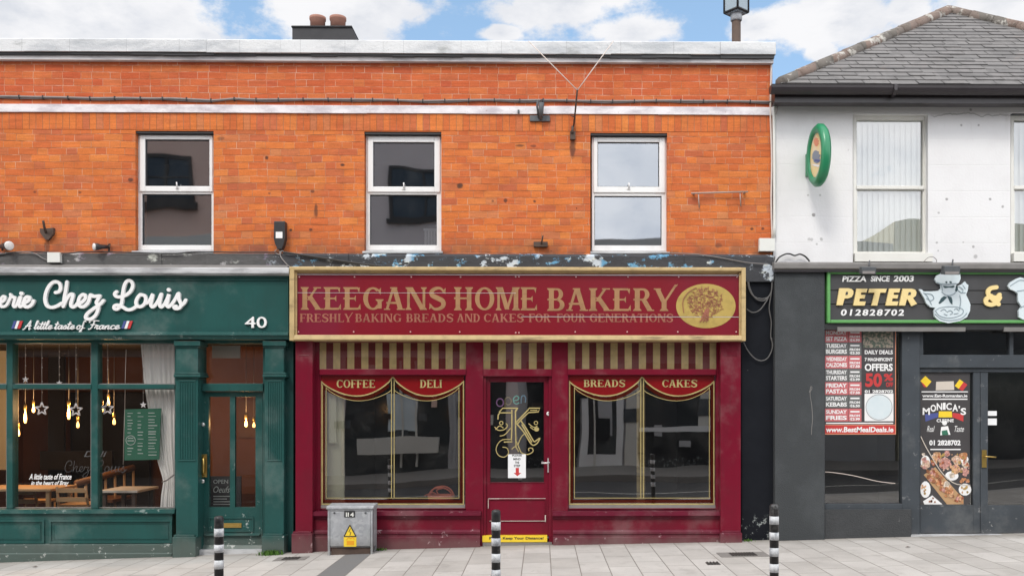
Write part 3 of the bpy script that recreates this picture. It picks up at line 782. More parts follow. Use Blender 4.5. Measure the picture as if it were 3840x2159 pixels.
# ledge over the shopfronts
lg = MB(); xx = XL; zt, zb = PZ(950, 1440, -.07), PZ(1004, 1440, -.07)
while xx < XR:
    x2 = min(XR, xx + rnd.uniform(.5, 1.1)); j = rnd.uniform(-.006, .006)
    lg.prismx([(-.07 + j, zb - .15), (-.07 + j, zt - .03), (-.045 + j, zt), (.30, zt + .03), (.30, zb - .15)], xx, x2); xx = x2
lg.build('ledge', MT['ledge'], bb)

# chimney behind the parapet
yc = 2.3
cm = MB(); A = lambda px, py: (P(px, py, yc).x, P(px, py, yc).z)
cm.prism([(A(1096, 150)[0], ZT - .2), (A(1345, 170)[0], ZT - .2), A(1338, 148), A(1319, 103), A(1096, 103)], yc, yc + .55)
cm.prism([A(1093, 103), A(1322, 103), A(1320, 99), A(1095, 99)], yc - .02, yc + .57)
chim = cm.build('chimney', MT['stack'], bb)
for (a, b) in ((1156, 1215), (1232, 1292)):
    pm = MB(); cx = (P(a, 80, yc).x + P(b, 80, yc).x) / 2; r = (P(b, 80, yc + .25).x - P(a, 80, yc + .25).x) / 2; z0 = A(1200, 103)[1]; z1 = PZ(68, 1200, yc + .1)
    pm.lathe([(r * .9, 0), (r * .93, (z1 - z0) * .7), (r * 1.02, (z1 - z0) * .78), (r * 1.02, z1 - z0), (r * .8, z1 - z0), (r * .78, (z1 - z0) * .5)], (cx, yc + .09, z0)); pm.build('chimney_pot', MT['terracotta'], chim)
# flue with square cowl
yf_ = 1.2; fx = PX(2761, yf_); fl = MB()
fl.lathe([(.058, 0), (.058, PZ(76, 2761, yf_) - ZT + .3)], (fx, yf_, ZT - .3), 20)
flo = fl.build('flue', MT['room_brown'] if False else MT['rust'], bb)
c2 = MB(); c2.lathe([(.062, PZ(82, 2761, yf_)), (.075, PZ(78, 2761, yf_)), (.078, PZ(48, 2761, yf_)), (.062, PZ(46, 2761, yf_))], (fx, yf_, 0), 20); c2.build('collar', MT['galv'], flo)
hw = .155; zb0 = PZ(42, 2761, yf_ - .1); c3 = MB(); c4 = MB(); ang = R(33)
cor = [(fx + hw * 1.0 * math.cos(ang + k * math.pi / 2 - 2.25), yf_ + hw * math.sin(ang + k * math.pi / 2 - 2.25)) for k in range(4)]
pl = lambda s, z: [(fx + (x - fx) * s, yf_ + (y - yf_) * s, z) for x, y in cor]
c3.add(pl(.80, zb0 - .0) + pl(1.0, zb0 + .03) + pl(1.0, zb0 + .55) + pl(.6, zb0 + .68), [(3, 2, 1, 0)] + [(a + i, a + (i + 1) % 4, a + 4 + (i + 1) % 4, a + 4 + i) for a in (0, 4, 8) for i in range(4)] + [(12, 13, 14, 15)])
cw = c3.build('cowl', MT['cowl'], flo)
for (x, y) in cor: c4.tube([(x, y, zb0 + .02), (x, y, zb0 + .56)], .015, 6)
for i in range(4): c4.tube([(*cor[i], zb0 + .025), (*cor[(i + 1) % 4], zb0 + .025)], .016, 6)
c4.build('cowl_edges', MT['black'], cw)

# ------------------------------------------------------------------ white building
wb = thing('white_building', 'white plastered upper storey with grey slate hipped roof and dark gutter', 'building', (PX(3840), 0, PZ(985)))
X0, X1 = PX(2900), PX(2900) + 5.75; ZE = PZ(372, 3400); Z0 = PZ(984, 3400)
hol = [(PX(3198), PX(3480), PZ(983, 3340), PZ(428, 3340)), (PX(3789), PX(4070), PZ(983, 3900), PZ(424, 3900))]
w_ = MB(); x = X0
for (a, b, z0, z1) in hol:
    w_.box(x, a, 0, .3, Z0, ZE); w_.box(a, b, 0, .3, z1, ZE); x = b
w_.box(x, X1, 0, .3, Z0, ZE); w_.box(X0, X0 + .3, .3, 6, Z0, ZE); w_.box(X1 - .3, X1, .3, 6, Z0, ZE); w_.box(X0 + .3, X1 - .3, 5.7, 6, Z0, ZE)
w_.build('wall', MT['plaster'], wb)
rm = MB(); rm.box(X0 + .3, X1 - .3, 3, 3.1, Z0, ZE); rm.box(X0 + .3, X1 - .3, .3, 3, ZE - .12, ZE - .02); rm.box(X0 + .3, X1 - .3, .3, 3, Z0, Z0 + .05); rm.build('upper_room', MT['room_grey'], wb)
def blind_window(px0, px1, mx, lab):
    y = .07; X = lambda p: PX(p, y); Z = lambda p: PZ(p, mx, y)
    f = MB(); f.frame(X(px0), X(px1), Z(955), Z(434), .04, y, y + .07, wb=.035, wt=.055)
    f.box(X(px0) + .04, X(px1) - .04, y - .01, y + .05, Z(710), Z(697))
    w = f.build('window', MT['vinyl'], wb, bevel=.004); w['label'] = lab
    f2 = MB(); f2.box(X(px0) - .005, X(px1) + .02, -.02, y + .02, Z(985), Z(953)); f2.build('sill', MT['vinyl'], w)
    f3 = MB(); f3.frame(X(px0) + .038, X(px1) - .038, Z(703), Z(447), .012, y + .02, y + .05); f3.frame(X(px0) + .038, X(px1) - .038, Z(952), Z(708), .016, y + .012, y + .05); f3.build('sash', MT['vinyl'], w)
    for (a, b) in ((Z(704), Z(447)), (Z(952), Z(704))):
        p = MB(); p.add([(X(px0) + .04, y + .035, a), (X(px1) - .04, y + .035, a), (X(px1) - .04, y + .035, b), (X(px0) + .04, y + .035, b)], [(0, 1, 2, 3)]); p.build('pane', MT['glass_blind'], w)
    bl = MB(); xa, xb = X(px0) + .02, X(px1) - .02; n = 13; s = (xb - xa) / n
    for i in range(n):
        c = xa + (i + .5) * s; a = R(22 + rnd.uniform(-7, 7)); d = .052
        bl.add([(c - d * math.cos(a), .15 - d * math.sin(a), Z(990)), (c + d * math.cos(a), .15 + d * math.sin(a), Z(990)), (c + d * math.cos(a), .15 + d * math.sin(a), Z(440)), (c - d * math.cos(a), .15 - d * math.sin(a), Z(440))], [(0, 1, 2, 3)])
    bl.build('blind', MT['blind'], w)
    tp = MB(); tp.box(X(px0) - .004, X(px1) + .004, .02, y + .02, Z(434), Z(429)); tp.build('head', MT['iron'], w)
blind_window(3199, 3479, 3340, 'window fully in view beside the green oval sign')
blind_window(3790, 4069, 3900, 'window cut off by the right edge of the view')
# roof
ye = -.28; ze = PZ(318, 3400, ye); EL = Vector((PX(2925, ye), ye, ze)); ER = Vector((EL.x + 5.65, ye, ze)); AP = P(3560, 46, 1.9)
BK = Vector((AP.x, 4.4, AP.z)); EL2 = Vector((EL.x, 6.2, ze)); ER2 = Vector((ER.x, 6.2, ze))
ro = MB(); ro.add([EL, ER, AP, BK, EL2, ER2], [(0, 1, 2), (0, 2, 3, 4), (1, 5, 3, 2), (4, 3, 5), (0, 4, 5, 1)])
roof = ro.build('roof', MT['stack'], wb)
slm = MB(); nrm = (ER - EL).cross(AP - EL).normalized(); nr = 22
for r in range(nr):
    v0, v1 = r / nr, min(1.0, (r + 1.12) / nr)
    def xl(v): return EL.x + (AP.x - EL.x) * v
    def xr(v): return ER.x + (AP.x - ER.x) * v
    def at(x, v, h):
        return Vector((x, EL.y + (AP.y - EL.y) * v, EL.z + (AP.z - EL.z) * v)) + nrm * h
    xx = EL.x - .3 + (r % 2) * .155 + rnd.uniform(-.03, .03)
    while xx < ER.x:
        x2 = xx + .31 + rnd.uniform(-.02, .02); g_ = .0045; lift = rnd.uniform(.010, .018)
        a0, a1 = max(xx + g_, xl(v0)), min(x2 - g_, xr(v0)); b0, b1 = max(xx + g_, xl(v1)), min(x2 - g_, xr(v1))
        dv_ = rnd.uniform(-.003, .003)
        if a1 - a0 > .02:
            if b1 < b0: b0 = b1 = min(max((b0 + b1) / 2, xl(v1)), xr(v1))
            q = [at(a0, v0 + dv_, lift), at(a1, v0 + dv_, lift), at(b1, v1, .004), at(b0, v1, .004), at(a0, v0 + dv_, .0), at(a1, v0 + dv_, .0)]
            slm.add(q, [(0, 1, 2, 3), (4, 5, 1, 0)])
        xx = x2
slm.build('slates', MT['slate'], roof)
rt = MB()
def ridge(a, b, n):
    d = (b - a) / n
    for i in range(n):
        p0 = a + d * (i + .01); p1 = a + d * (i + .995); s = p1 - p0; rr = .080 + rnd.uniform(-.003, .003)
        up = nrm if True else UP
        rt.tube([p0 + Vector((0, .02, .02)), p0 + s * .5 + Vector((0, .02, .02)), p1 + Vector((0, .02, .02))], [rr * 1.03, rr, rr * .99], 8)
ridge(EL + Vector((.02, .03, .0)), AP, 12); ridge(AP, ER, 12); ridge(AP, BK, 8)
rt.build('ridge_tiles', MT['ridge'], roof)
gt = MB(); gz0, gz1 = PZ(350, 3400, -.36), PZ(320, 3400, -.36); cyl = [(-.30 - .065 * math.cos(t), gz1 - .09 * math.sin(t)) for t in [math.pi * i / 10 for i in range(11)]]
gt.prismx([(-.37, gz1 + .005)] + cyl + [(-.235, gz1 + .005)], PX(2893, -.36), ER.x + .1)
gt.prismx([(-.10, gz1 - .005), (-.24, gz1 - .005), (-.24, gz1 - .16), (-.10, gz1 - .16)], PX(2905, -.24), ER.x + .1)
for px in (3352,): gt.prismx([(-.378, gz1 + .01), (-.378, gz1 - .06), (-.33, gz1 - .105), (-.24, gz1 - .105), (-.24, gz1 + .01)], PX(px, -.36), PX(px, -.36) + .035)
gt.build('gutter', MT['gutter'], wb)
sf = MB(); sf.box(PX(2903, -.10), ER.x, -.10, .1, PZ(372, 3400, -.1), PZ(354, 3400, -.1)); sf.build('fascia_board', MT['grey_trim'], wb)
# ------------------------------------------------------------------ drawn lettering
def arcp(cx, cy, rx, ry, a0, a1, wx, wy, n=14):
    out = []; inn = []
    for i in range(n + 1):
        t = R(a0 + (a1 - a0) * i / n); out.append((cx + rx * math.cos(t), cy + ry * math.sin(t))); inn.append((cx + (rx - wx) * math.cos(t), cy + (ry - wy) * math.sin(t)))
    return [[out[i], out[i + 1], inn[i + 1], inn[i]] for i in range(n)]
def vs_(x, w, y0=0., y1=1., bot=True, top=True, s=.075):
    h = w / 2; p = []
    p += [(x - h - s, y0), (x + h + s, y0), (x + h + s * .8, y0 + .05), (x + h, y0 + .11)] if bot else [(x - h, y0), (x + h, y0)]
    p += [(x + h, y1 - .11), (x + h + s * .8, y1 - .05), (x + h + s, y1), (x - h - s, y1), (x - h - s * .8, y1 - .05), (x - h, y1 - .11)] if top else [(x + h, y1), (x - h, y1)]
    if bot: p += [(x - h, y0 + .11), (x - h - s * .8, y0 + .05)]
    return [p]
def dg(x0, y0, x1, y1, w): return [[(x0 - w / 2, y0), (x0 + w / 2, y0), (x1 + w / 2, y1), (x1 - w / 2, y1)]]
def hb(x0, x1, y, t): return [[(x0, y - t / 2), (x1, y - t / 2), (x1, y + t / 2), (x0, y + t / 2)]]
def tri(*p): return [list(p)]
def rib(pts, ws):
    out = []; m = len(pts); L = []
    for i in range(m):
        t = Vector(pts[min(i + 1, m - 1)]) - Vector(pts[max(i - 1, 0)]); t.normalize(); n = Vector((-t.y, t.x)) * ws[i] / 2; p = Vector(pts[i])
        L.append((tuple(p + n), tuple(p - n)))
    return [[L[i][1], L[i + 1][1], L[i + 1][0], L[i][0]] for i in range(m - 1)]
def serif_glyph(ch):
    t, s = .20, .085
    if ch == 'A': return dg(.12, 0, .40, 1, .11) + dg(.70, 0, .43, 1, .20) + hb(.10, .66, .31, .085) + hb(.0, .26, .028, .056) + hb(.54, .88, .028, .056) + hb(.26, .56, .97, .06), .88
    if ch in 'BRP':
        g = vs_(.2, t) + hb(.2, .43, .955, .09) + hb(.04, .43, .50, .075)
        if ch == 'B': return g + arcp(.42, .735, .25, .265, -90, 90, .17, .09) + arcp(.44, .265, .29, .265, -90, 90, .19, .09) + hb(.2, .45, .045, .09), .80
        return g + arcp(.42, .73, .27, .27, -90, 90, .18, .09) + dg(.72, 0, .47, .48, .21) + hb(.60, .88, .028, .056), .86
    if ch in 'CG':
        g = arcp(.46, .5, .41, .5, 48, 318, .2, .085, 22) + tri((.66, .86), (.78, .66), (.80, .98), (.72, .90)) 
        if ch == 'C': return g + tri((.72, .12), (.80, .24), (.76, .26)), .86
        return g + vs_(.74, .17, .06, .47, False, True, .09), .92
    if ch == 'D': return vs_(.2, t) + arcp(.36, .5, .44, .5, -90, 90, .2, .09, 18) + hb(.2, .38, .955, .09) + hb(.2, .38, .045, .09), .88
    if ch in 'EF':
        g = vs_(.2, t) + hb(.2, .66, .955, .09) + hb(.04, .52, .5, .075) + tri((.62, .93), (.70, .74), (.73, 1.0)) + tri((.46, .5), (.56, .36), (.56, .64))
        if ch == 'E': g += hb(.2, .68, .045, .09) + tri((.64, .07), (.76, 0), (.75, .27))
        return g, (.82 if ch == 'E' else .74)
    if ch == 'H': return vs_(.2, t) + vs_(.70, t) + hb(.03, .66, .52, .08), .92
    if ch == 'I': return vs_(.2, t), .42
    if ch == 'K': return vs_(.2, t) + dg(.34, .42, .70, 1, .11) + dg(.78, 0, .40, .60, .22) + hb(.56, .88, .97, .055) + hb(.62, .98, .028, .056), .96
    if ch == 'L': return vs_(.2, t) + hb(.2, .66, .045, .09) + tri((.60, .07), (.72, 0), (.71, .28)), .76
    if ch == 'M': return vs_(.15, .11) + dg(.53, .04, .24, 1, .2) + dg(.53, .04, .84, 1, .11) + vs_(.92, t), 1.10
    if ch == 'N': return vs_(.15, .11) + dg(.76, 0, .22, 1, .22) + vs_(.80, .11), .96
    if ch == 'O': return arcp(.47, .5, .43, .5, 0, 360, .2, .085, 26), .94
    if ch == 'S':
        p = crom([(.70, .76), (.55, .945), (.34, .945), (.17, .82), (.20, .64), (.42, .52), (.63, .39), (.65, .18), (.47, .05), (.26, .055), (.10, .24)], 4); m = len(p)
        return rib(p, [.085 + .125 * math.sin(math.pi * i / (m - 1)) ** 1.5 for i in range(m)]) + tri((.64, .86), (.74, .68), (.76, .98)) + tri((.06, .02), (.17, .12), (.08, .32)), .82
    if ch == 'T': return vs_(.42, t, top=False) + hb(.05, .79, .955, .09) + tri((.05, 1), (.02, .70), (.11, .93)) + tri((.79, 1), (.73, .93), (.82, .70)), .84
    if ch == 'U': return vs_(.2, t, .32, 1, False) + vs_(.74, .11, .32, 1, False) + arcp(.445, .33, .345, .33, 180, 360, .17, .09, 14), .94
    if ch == 'Y': return dg(.40, .40, .14, 1, .2) + dg(.46, .42, .90, 1.16, .11) + vs_(.42, t, 0, .46, True, False) + hb(.0, .30, .97, .055) + tri((.78, 1.03), (.99, 1.20), (.93, 1.08)), .90
    return [], .35
def serif(mb, word, box, y, th=.002, k=None):
    gl = []; x = 0
    for ch in word:
        g, a = serif_glyph(ch); gl += [[(x + px, py) for px, py in q] for q in g]; x += a
    a = P(box[0], box[3], y); b = P(box[2], box[1], y); sx = (b.x - a.x) / x; sz = b.z - a.z
    for i, q in enumerate(gl):
        mb.prism([(a.x + px * sx, a.z + py * sz) for px, py in q], y - .00012 * (i % 9), y + th, k)
HAND = {
 'a': ([[(.36, .36), (.22, .45), (.06, .30), (.08, .06), (.22, .02), (.36, .34)], [(.38, .42), (.34, .08), (.42, .02), (.52, .12)]], .50),
 'c': ([[(.34, .36), (.22, .45), (.07, .3), (.08, .07), (.22, .0), (.42, .12)]], .40),
 'e': ([[(.0, .12), (.2, .2), (.30, .34), (.22, .45), (.08, .32), (.08, .08), (.2, .0), (.42, .14)]], .40),
 'f': ([[(.34, .88), (.24, 1.0), (.16, .8), (.14, .2), (.1, -.3), (.02, -.38), (-.02, -.2), (.2, .1), (.36, .12)]], .34),
 'i': ([[(.0, .12), (.12, .42), (.08, .08), (.16, .0), (.28, .12)], [(.14, .64), (.145, .66)]], .26),
 'l': ([[(.0, .12), (.18, .6), (.2, .95), (.12, .95), (.07, .5), (.08, .08), (.16, .0), (.28, .12)]], .26),
 'n': ([[(.0, .12), (.08, .42), (.06, .0)], [(.06, .15), (.2, .42), (.3, .36), (.27, .08), (.34, .0), (.46, .12)]], .44),
 'o': ([[(.2, .45), (.05, .3), (.08, .04), (.22, .0), (.34, .16), (.3, .38), (.2, .45)], [(.3, .36), (.44, .38)]], .42),
 'r': ([[(.0, .12), (.1, .46), (.2, .40), (.28, .40)], [(.2, .4), (.19, .1), (.26, .0), (.36, .12)]], .34),
 's': ([[(.0, .12), (.16, .46), (.24, .2), (.18, .02), (.04, .06)], [(.2, .02), (.36, .12)]], .34),
 't': ([[(.0, .12), (.12, .45), (.14, .85)], [(.14, .85), (.08, .1), (.16, .0), (.28, .12)], [(-.02, .6), (.26, .6)]], .26),
 'h': ([[(.06, .95), (.06, .0)], [(.06, .15), (.2, .42), (.3, .36), (.27, .08), (.34, .0), (.46, .12)]], .44),
 'A': ([[(-.02, -.04), (.12, .08), (.45, 1.0)], [(.45, 1.0), (.5, .0), (.6, .06)], [(.14, .34), (.58, .40)]], .66),
 'F': ([[(.02, .80), (.16, 1.0), (.75, .98)], [(.42, .95), (.36, .3), (.24, .0), (.12, .02)], [(.22, .52), (.58, .54)]], .60),
 'D': ([[(.3, .98), (.2, .0)], [(.02, .9), (.3, 1.0), (.62, .7), (.55, .2), (.2, .0)]], .7),
 ' ': ([], .3)}
def hand(mb, word, box, y, w, th=.004, slant=.22, k=None):
    st = []; x = 0
    for ch in word:
        g, a = HAND[ch]
        for q in g: st.append([(x + px + py * slant, py) for px, py in q])
        x += a
    xs = [p[0] for q in st for p in q]; x0, x1 = min(xs), max(xs)
    a = P(box[0], box[3], y); b = P(box[2], box[1], y); sx = (b.x - a.x) / (x1 - x0); sz = (b.z - a.z)
    for i, q in enumerate(st):
        mb.ribbon([(a.x + (px - x0) * sx, a.z + py * sz) for px, py in crom(q, 4)], w, y - .0002 * (i % 12), y + th, k)
def trace(mb, strokes, ox, oy, sc, w, y, th, k=None, n=5):
    for i, q in enumerate(strokes):
        pts = [P(ox + a * sc, oy + b * sc, y) for a, b in (crom(q, n) if len(q) > 2 else q)]
        mb.ribbon([(p.x, p.z) for p in pts], w, y - .0003 * (i % 8), y + th, k)
# ------------------------------------------------------------------ green cafe shopfront
gs = thing('green_shopfront', 'dark green cafe shopfront with gridded window, fluted pilasters and half glazed door', 'shopfront', (PX(540), 0, zg(PX(540))))
def zb(px): return zg(PX(px)) - .03
FX0, FX1 = PX(-700), PX(1082, -.16)
fa = MB(); yF = -.16
fa.box(FX0, FX1, yF, .3, PZ(1248, 540, yF), PZ(1040, 540, yF))
fa.frame(FX0, FX1, PZ(1248, 540, yF), PZ(1040, 540, yF), .018, yF - .012, yF - .0005, wb=.004, wt=.035)
fa.build('fascia', MT['green'], gs)
fm = MB(); z0, z1 = PZ(1271, 540, -.2), PZ(1246, 540, -.2)
fm.prismx([(-.16, z1 + .012), (-.205, z1), (-.21, z1 - .03), (-.19, z1 - .035), (-.17, z0), (.02, z0), (.02, z1 + .012)], FX0, PX(1081, -.2)); fm.build('fascia_moulding', MT['green_chip'], gs)
cn = MB(); z0, z1 = PZ(1030, 540, -.24), PZ(1006, 540, -.24)
cn.prismx([(-.10, z1 + .035), (-.23, z1 + .01), (-.245, z1), (-.245, z0 + .02), (-.20, z0), (-.10, z0 - .005)], FX0, PX(1083, -.24)); cn.build('lead_capping', MT['lead'], gs)
ct = MB(); ct.prismx([(-.06, PZ(990, 540, -.1)), (-.14, PZ(996, 540, -.14)), (-.16, PZ(1007, 540, -.16)), (-.06, PZ(1007, 540, -.06))], FX0, PX(1078, -.14)); ct.build('cornice', MT['grey_trim'], gs)
c2 = MB(); c2.box(FX0, PX(1081, -.19), -.19, -.1, PZ(1041, 540, -.19), PZ(1031, 540, -.19)); c2.build('cornice_moulding', MT['green_dark'], gs)
# stall riser
rs = MB(); y = -.06
rs.box(FX0, PX(646, y), y, .12, zb(330) - .1, PZ(1925, 330, y))
for (a, b) in ((-520, -240), (-190, 163), (191, 642)):
    x0, x1, z0, z1 = PX(a, y), PX(b, y), PZ(2030, 330, y), PZ(1952, 330, y)
    rs.frame(x0 - .015, x1 + .015, z0 - .015, z1 + .015, .022, y - .016, y - .0006)
    rs.frame(x0 + .03, x1 - .03, z0 + .03, z1 - .03, .006, y - .006, y - .0006)
rs.build('stall_riser', MT['green'], gs)
sk_ = MB(); sk_.prismx([(-.085, zb(0) - .2), (-.085, PZ(2042, 330, -.085)), (-.062, PZ(2037, 330, -.085)), (-.0605, zb(0) - .2)], FX0, PX(646, -.08))
sk_.prismx([(-.10, zb(0) - .2), (-.10, PZ(2076, 330, -.1)), (-.087, PZ(2072, 330, -.1)), (-.0855, zb(0) - .2)], FX0, PX(646, -.08)); sk_.build('skirting', MT['green_chip'], gs)
sill = MB(); sill.prismx([(.05, PZ(1905, 330)), (-.09, PZ(1909, 330, -.09)), (-.095, PZ(1924, 330, -.095)), (-.061, PZ(1926, 330, -.061)), (.05, PZ(1926, 330, -.061))], FX0, PX(656, -.08)); sill.build('sill', MT['green_chip'], gs)
# window
wf = MB(); y = -.03
def mull(a, b, y0, y1, yf=-.03, yb=.09): wf.pbox(a, y0, b, y1, yf, yb)
for (a, b) in ((-292, -268), (24, 47), (341, 366)): mull(a, b, 1284, 1906)
mull(655, 672, 1284, 1906); 
for (a, b) in ((-700, -292), (-268, 24), (47, 341), (366, 655)): wf.pbox(a, 1440, b, 1457, -.04, .09)
wf.box(FX0, PX(660), -.03, .09, PZ(1287, 330), PZ(1270, 330))
win = wf.build('window', MT['green'], gs, bevel=.004)
bead = MB()
for (a, b) in ((-268, 24), (47, 341), (366, 655)):
    for (c, d) in ((1287, 1440), (1457, 1904)):
        bead.frame(PX(a), PX(b), PZ(d, 330), PZ(c, 330), .010, .012, .03)
bead.build('glazing_bead', MT['cable_grey'], win)
for (a, b) in ((-700, -290), (-270, 26), (45, 343), (364, 657)):
    for (c, d) in ((1284, 1446), (1450, 1908)):
        p = MB(); p.add([(PX(a), .025, PZ(d, 330)), (PX(b), .025, PZ(d, 330)), (PX(b), .025, PZ(c, 330)), (PX(a), .025, PZ(c, 330))], [(0, 1, 2, 3)]); p.build('pane', MT['glass_green'], win)
# pilasters
def pilaster(a, b, pa, pb, plt, base, lab):
    y = -.13; m = MB()
    m.pbox(a, 1284, b, plt + 2, y, .10)
    m.pbox(a - 8, 1278, b + 8, 1296, y - .03, .1); m.pbox(a - 4, 1297, b + 4, 1303, y - .012, .1)
    m.pbox(a - 7, 1396, b + 7, 1403, y - .025, .1); m.pbox(a - 9, 1404, b + 9, 1413, y - .035, .1); m.pbox(a - 3, 1414, b + 3, 1419, y - .01, .1)
    w = b - a; fl = w * .68; f0 = a + w * .16; n = 6
    for i in range(n + 1):
        q = f0 + fl * i / n; m.pbox(q - 1.8, 1432, q + 1.8, 1722, y - .009, y - .0004)
    m.pbox(a + 8, 1424, b - 8, 1431, y - .009, y - .0004); m.pbox(a + 8, 1723, b - 8, 1728, y - .009, y - .0004)
    o = m.build('pilaster', MT['green'], gs, bevel=.003); o['label'] = lab
    p = MB(); yb_ = y - .05; mx = (pa + pb) / 2
    p.pbox(pa, plt, pb, base + 22, yb_, .1); p.pbox(pa + 5, plt - 8, pb - 5, plt - .5, y - .03, .1)
    p.build('plinth', MT['green_chip'], o, bevel=.004)
pilaster(660, 742, 646, 733, 2012, 2080, 'fluted pilaster between window and door')
pilaster(993, 1064, 981, 1065, 2008, 2076, 'fluted pilaster by the maroon shopfront')
rv = MB(); rv.pbox(1064, 1276, 1100, 2092, -.03, .1); rv.build('side_reveal', MT['green_dark'], gs)
# door
df = MB(); y = .0
df.pbox(738, 1276, 758, 2072, y, .14); df.pbox(986, 1276, 1000, 2072, y, .14); df.pbox(758, 1270, 986, 1287, y, .14); df.pbox(758, 1437, 986, 1466, y - .02, .14)
df.build('door_frame', MT['green'], gs, bevel=.003)
tp = MB(); tp.add([(PX(756, .05), .05, PZ(1440, 870, .05)), (PX(988, .05), .05, PZ(1440, 870, .05)), (PX(988, .05), .05, PZ(1284, 870, .05)), (PX(756, .05), .05, PZ(1284, 870, .05))], [(0, 1, 2, 3)]); tp.build('fanlight', MT['glass_green'], gs)
d = MB(); yd = .05; q = lambda *a: d.pbox(*a, yd, yd + .05)
q(759, 1468, 783, 2056); q(958, 1468, 985, 2056); q(783, 1468, 958, 1487); q(862, 1487, 881, 1900); q(783, 1900, 958, 2056)
dm = lambda a, b, c, e: d.frame(PX(a, yd), PX(c, yd), PZ(e, 870, yd), PZ(b, 870, yd), .014, yd - .012, yd - .0005)
dm(783, 1938, 952, 1992)
d.prismx([(yd - .03, PZ(2002, 870, yd)), (yd - .03, PZ(2006, 870, yd)), (yd - .0005, PZ(2010, 870, yd)), (yd - .0005, PZ(1998, 870, yd))], PX(768, yd), PX(976, yd))
d.prismx([(yd - .045, PZ(2056, 870, yd)), (yd - .02, PZ(2042, 870, yd)), (yd - .0005, PZ(2040, 870, yd)), (yd - .0005, PZ(2056, 870, yd))], PX(762, yd), PX(984, yd))
door = d.build('door', MT['green_chip'], gs)
for (a, b) in ((781, 864), (879, 960)):
    p = MB(); p.add([(PX(a, .075), .075, PZ(1902, 870, .075)), (PX(b, .075), .075, PZ(1902, 870, .075)), (PX(b, .075), .075, PZ(1485, 870, .075)), (PX(a, .075), .075, PZ(1485, 870, .075))], [(0, 1, 2, 3)]); p.build('pane', MT['glass_green'], door)
h = MB(); h.pbox(752, 1702, 775, 1788, -.012, .004); h.tube([P(763, 1712, -.012), P(763, 1720, -.05), P(763, 1768, -.05), P(763, 1777, -.012)], .011); h.build('push_handle', MT['brass'], door)
k = MB(); k.lathe([(.022, 0), (.026, -.01), (.014, -.014)], P(760, 1803, 0), 18, 'y'); k.build('keyhole', MT['chrome'], door)
k = MB(); k.lathe([(.022, 0), (.024, -.02), (.012, -.03)], P(763, 1590, 0), 18, 'y'); k.build('lock', MT['chrome'], door)
lb = MB(); lb.pbox(836, 1960, 905, 1977, yd - .012, yd); lb.pbox(842, 1965, 899, 1972, yd - .02, yd - .0125); lb.build('letterbox', MT['brass'], door)
th = MB(); th.box(PX(740, -.03), PX(995, -.03), -.06, .2, zb(870) - .1, PZ(2060, 870, -.06)); th.build('threshold', MT['lead'], gs)
# interior
inn = MB(); RX0, RX1, RB = FX0, PX(1090), 4.2; zf, zc = PZ(2056, 540), PZ(1262, 540)
inn.k = 0; inn.box(RX0, RX1, RB, RB + .1, zf, zc); inn.box(RX1, RX1 + .08, .15, RB, zf, zc); inn.box(RX0 - .08, RX0, .15, RB, zf, zc)
inn.box(RX0, RX1, .12, RB, zc, zc + .06, 1); inn.box(RX0, RX1, .12, RB, zf - .06, zf, 2)
def wpan(a, b, c, e, yy, k): inn.box(PX(a, yy), PX(b, yy), yy, yy + .05, PZ(e, 540, yy), PZ(c, 540, yy), k)
wpan(-40, 40, 1290, 1760, 2.6, 3); wpan(180, 240, 1270, 1900, 3.4, 1); wpan(265, 560, 1470, 1900, 4.0, 1); wpan(660, 860, 1600, 1700, 3.6, 4); wpan(772, 990, 1290, 1850, 1.7, 0); wpan(895, 960, 1500, 1640, 1.66, 4); wpan(150, 420, 1690, 1760, 3.0, 1)
inn.build('interior', [MT['room_brown'], MT['room_black'], MT['room_floor'], MT['cream'], MT['wood_dark']], gs)

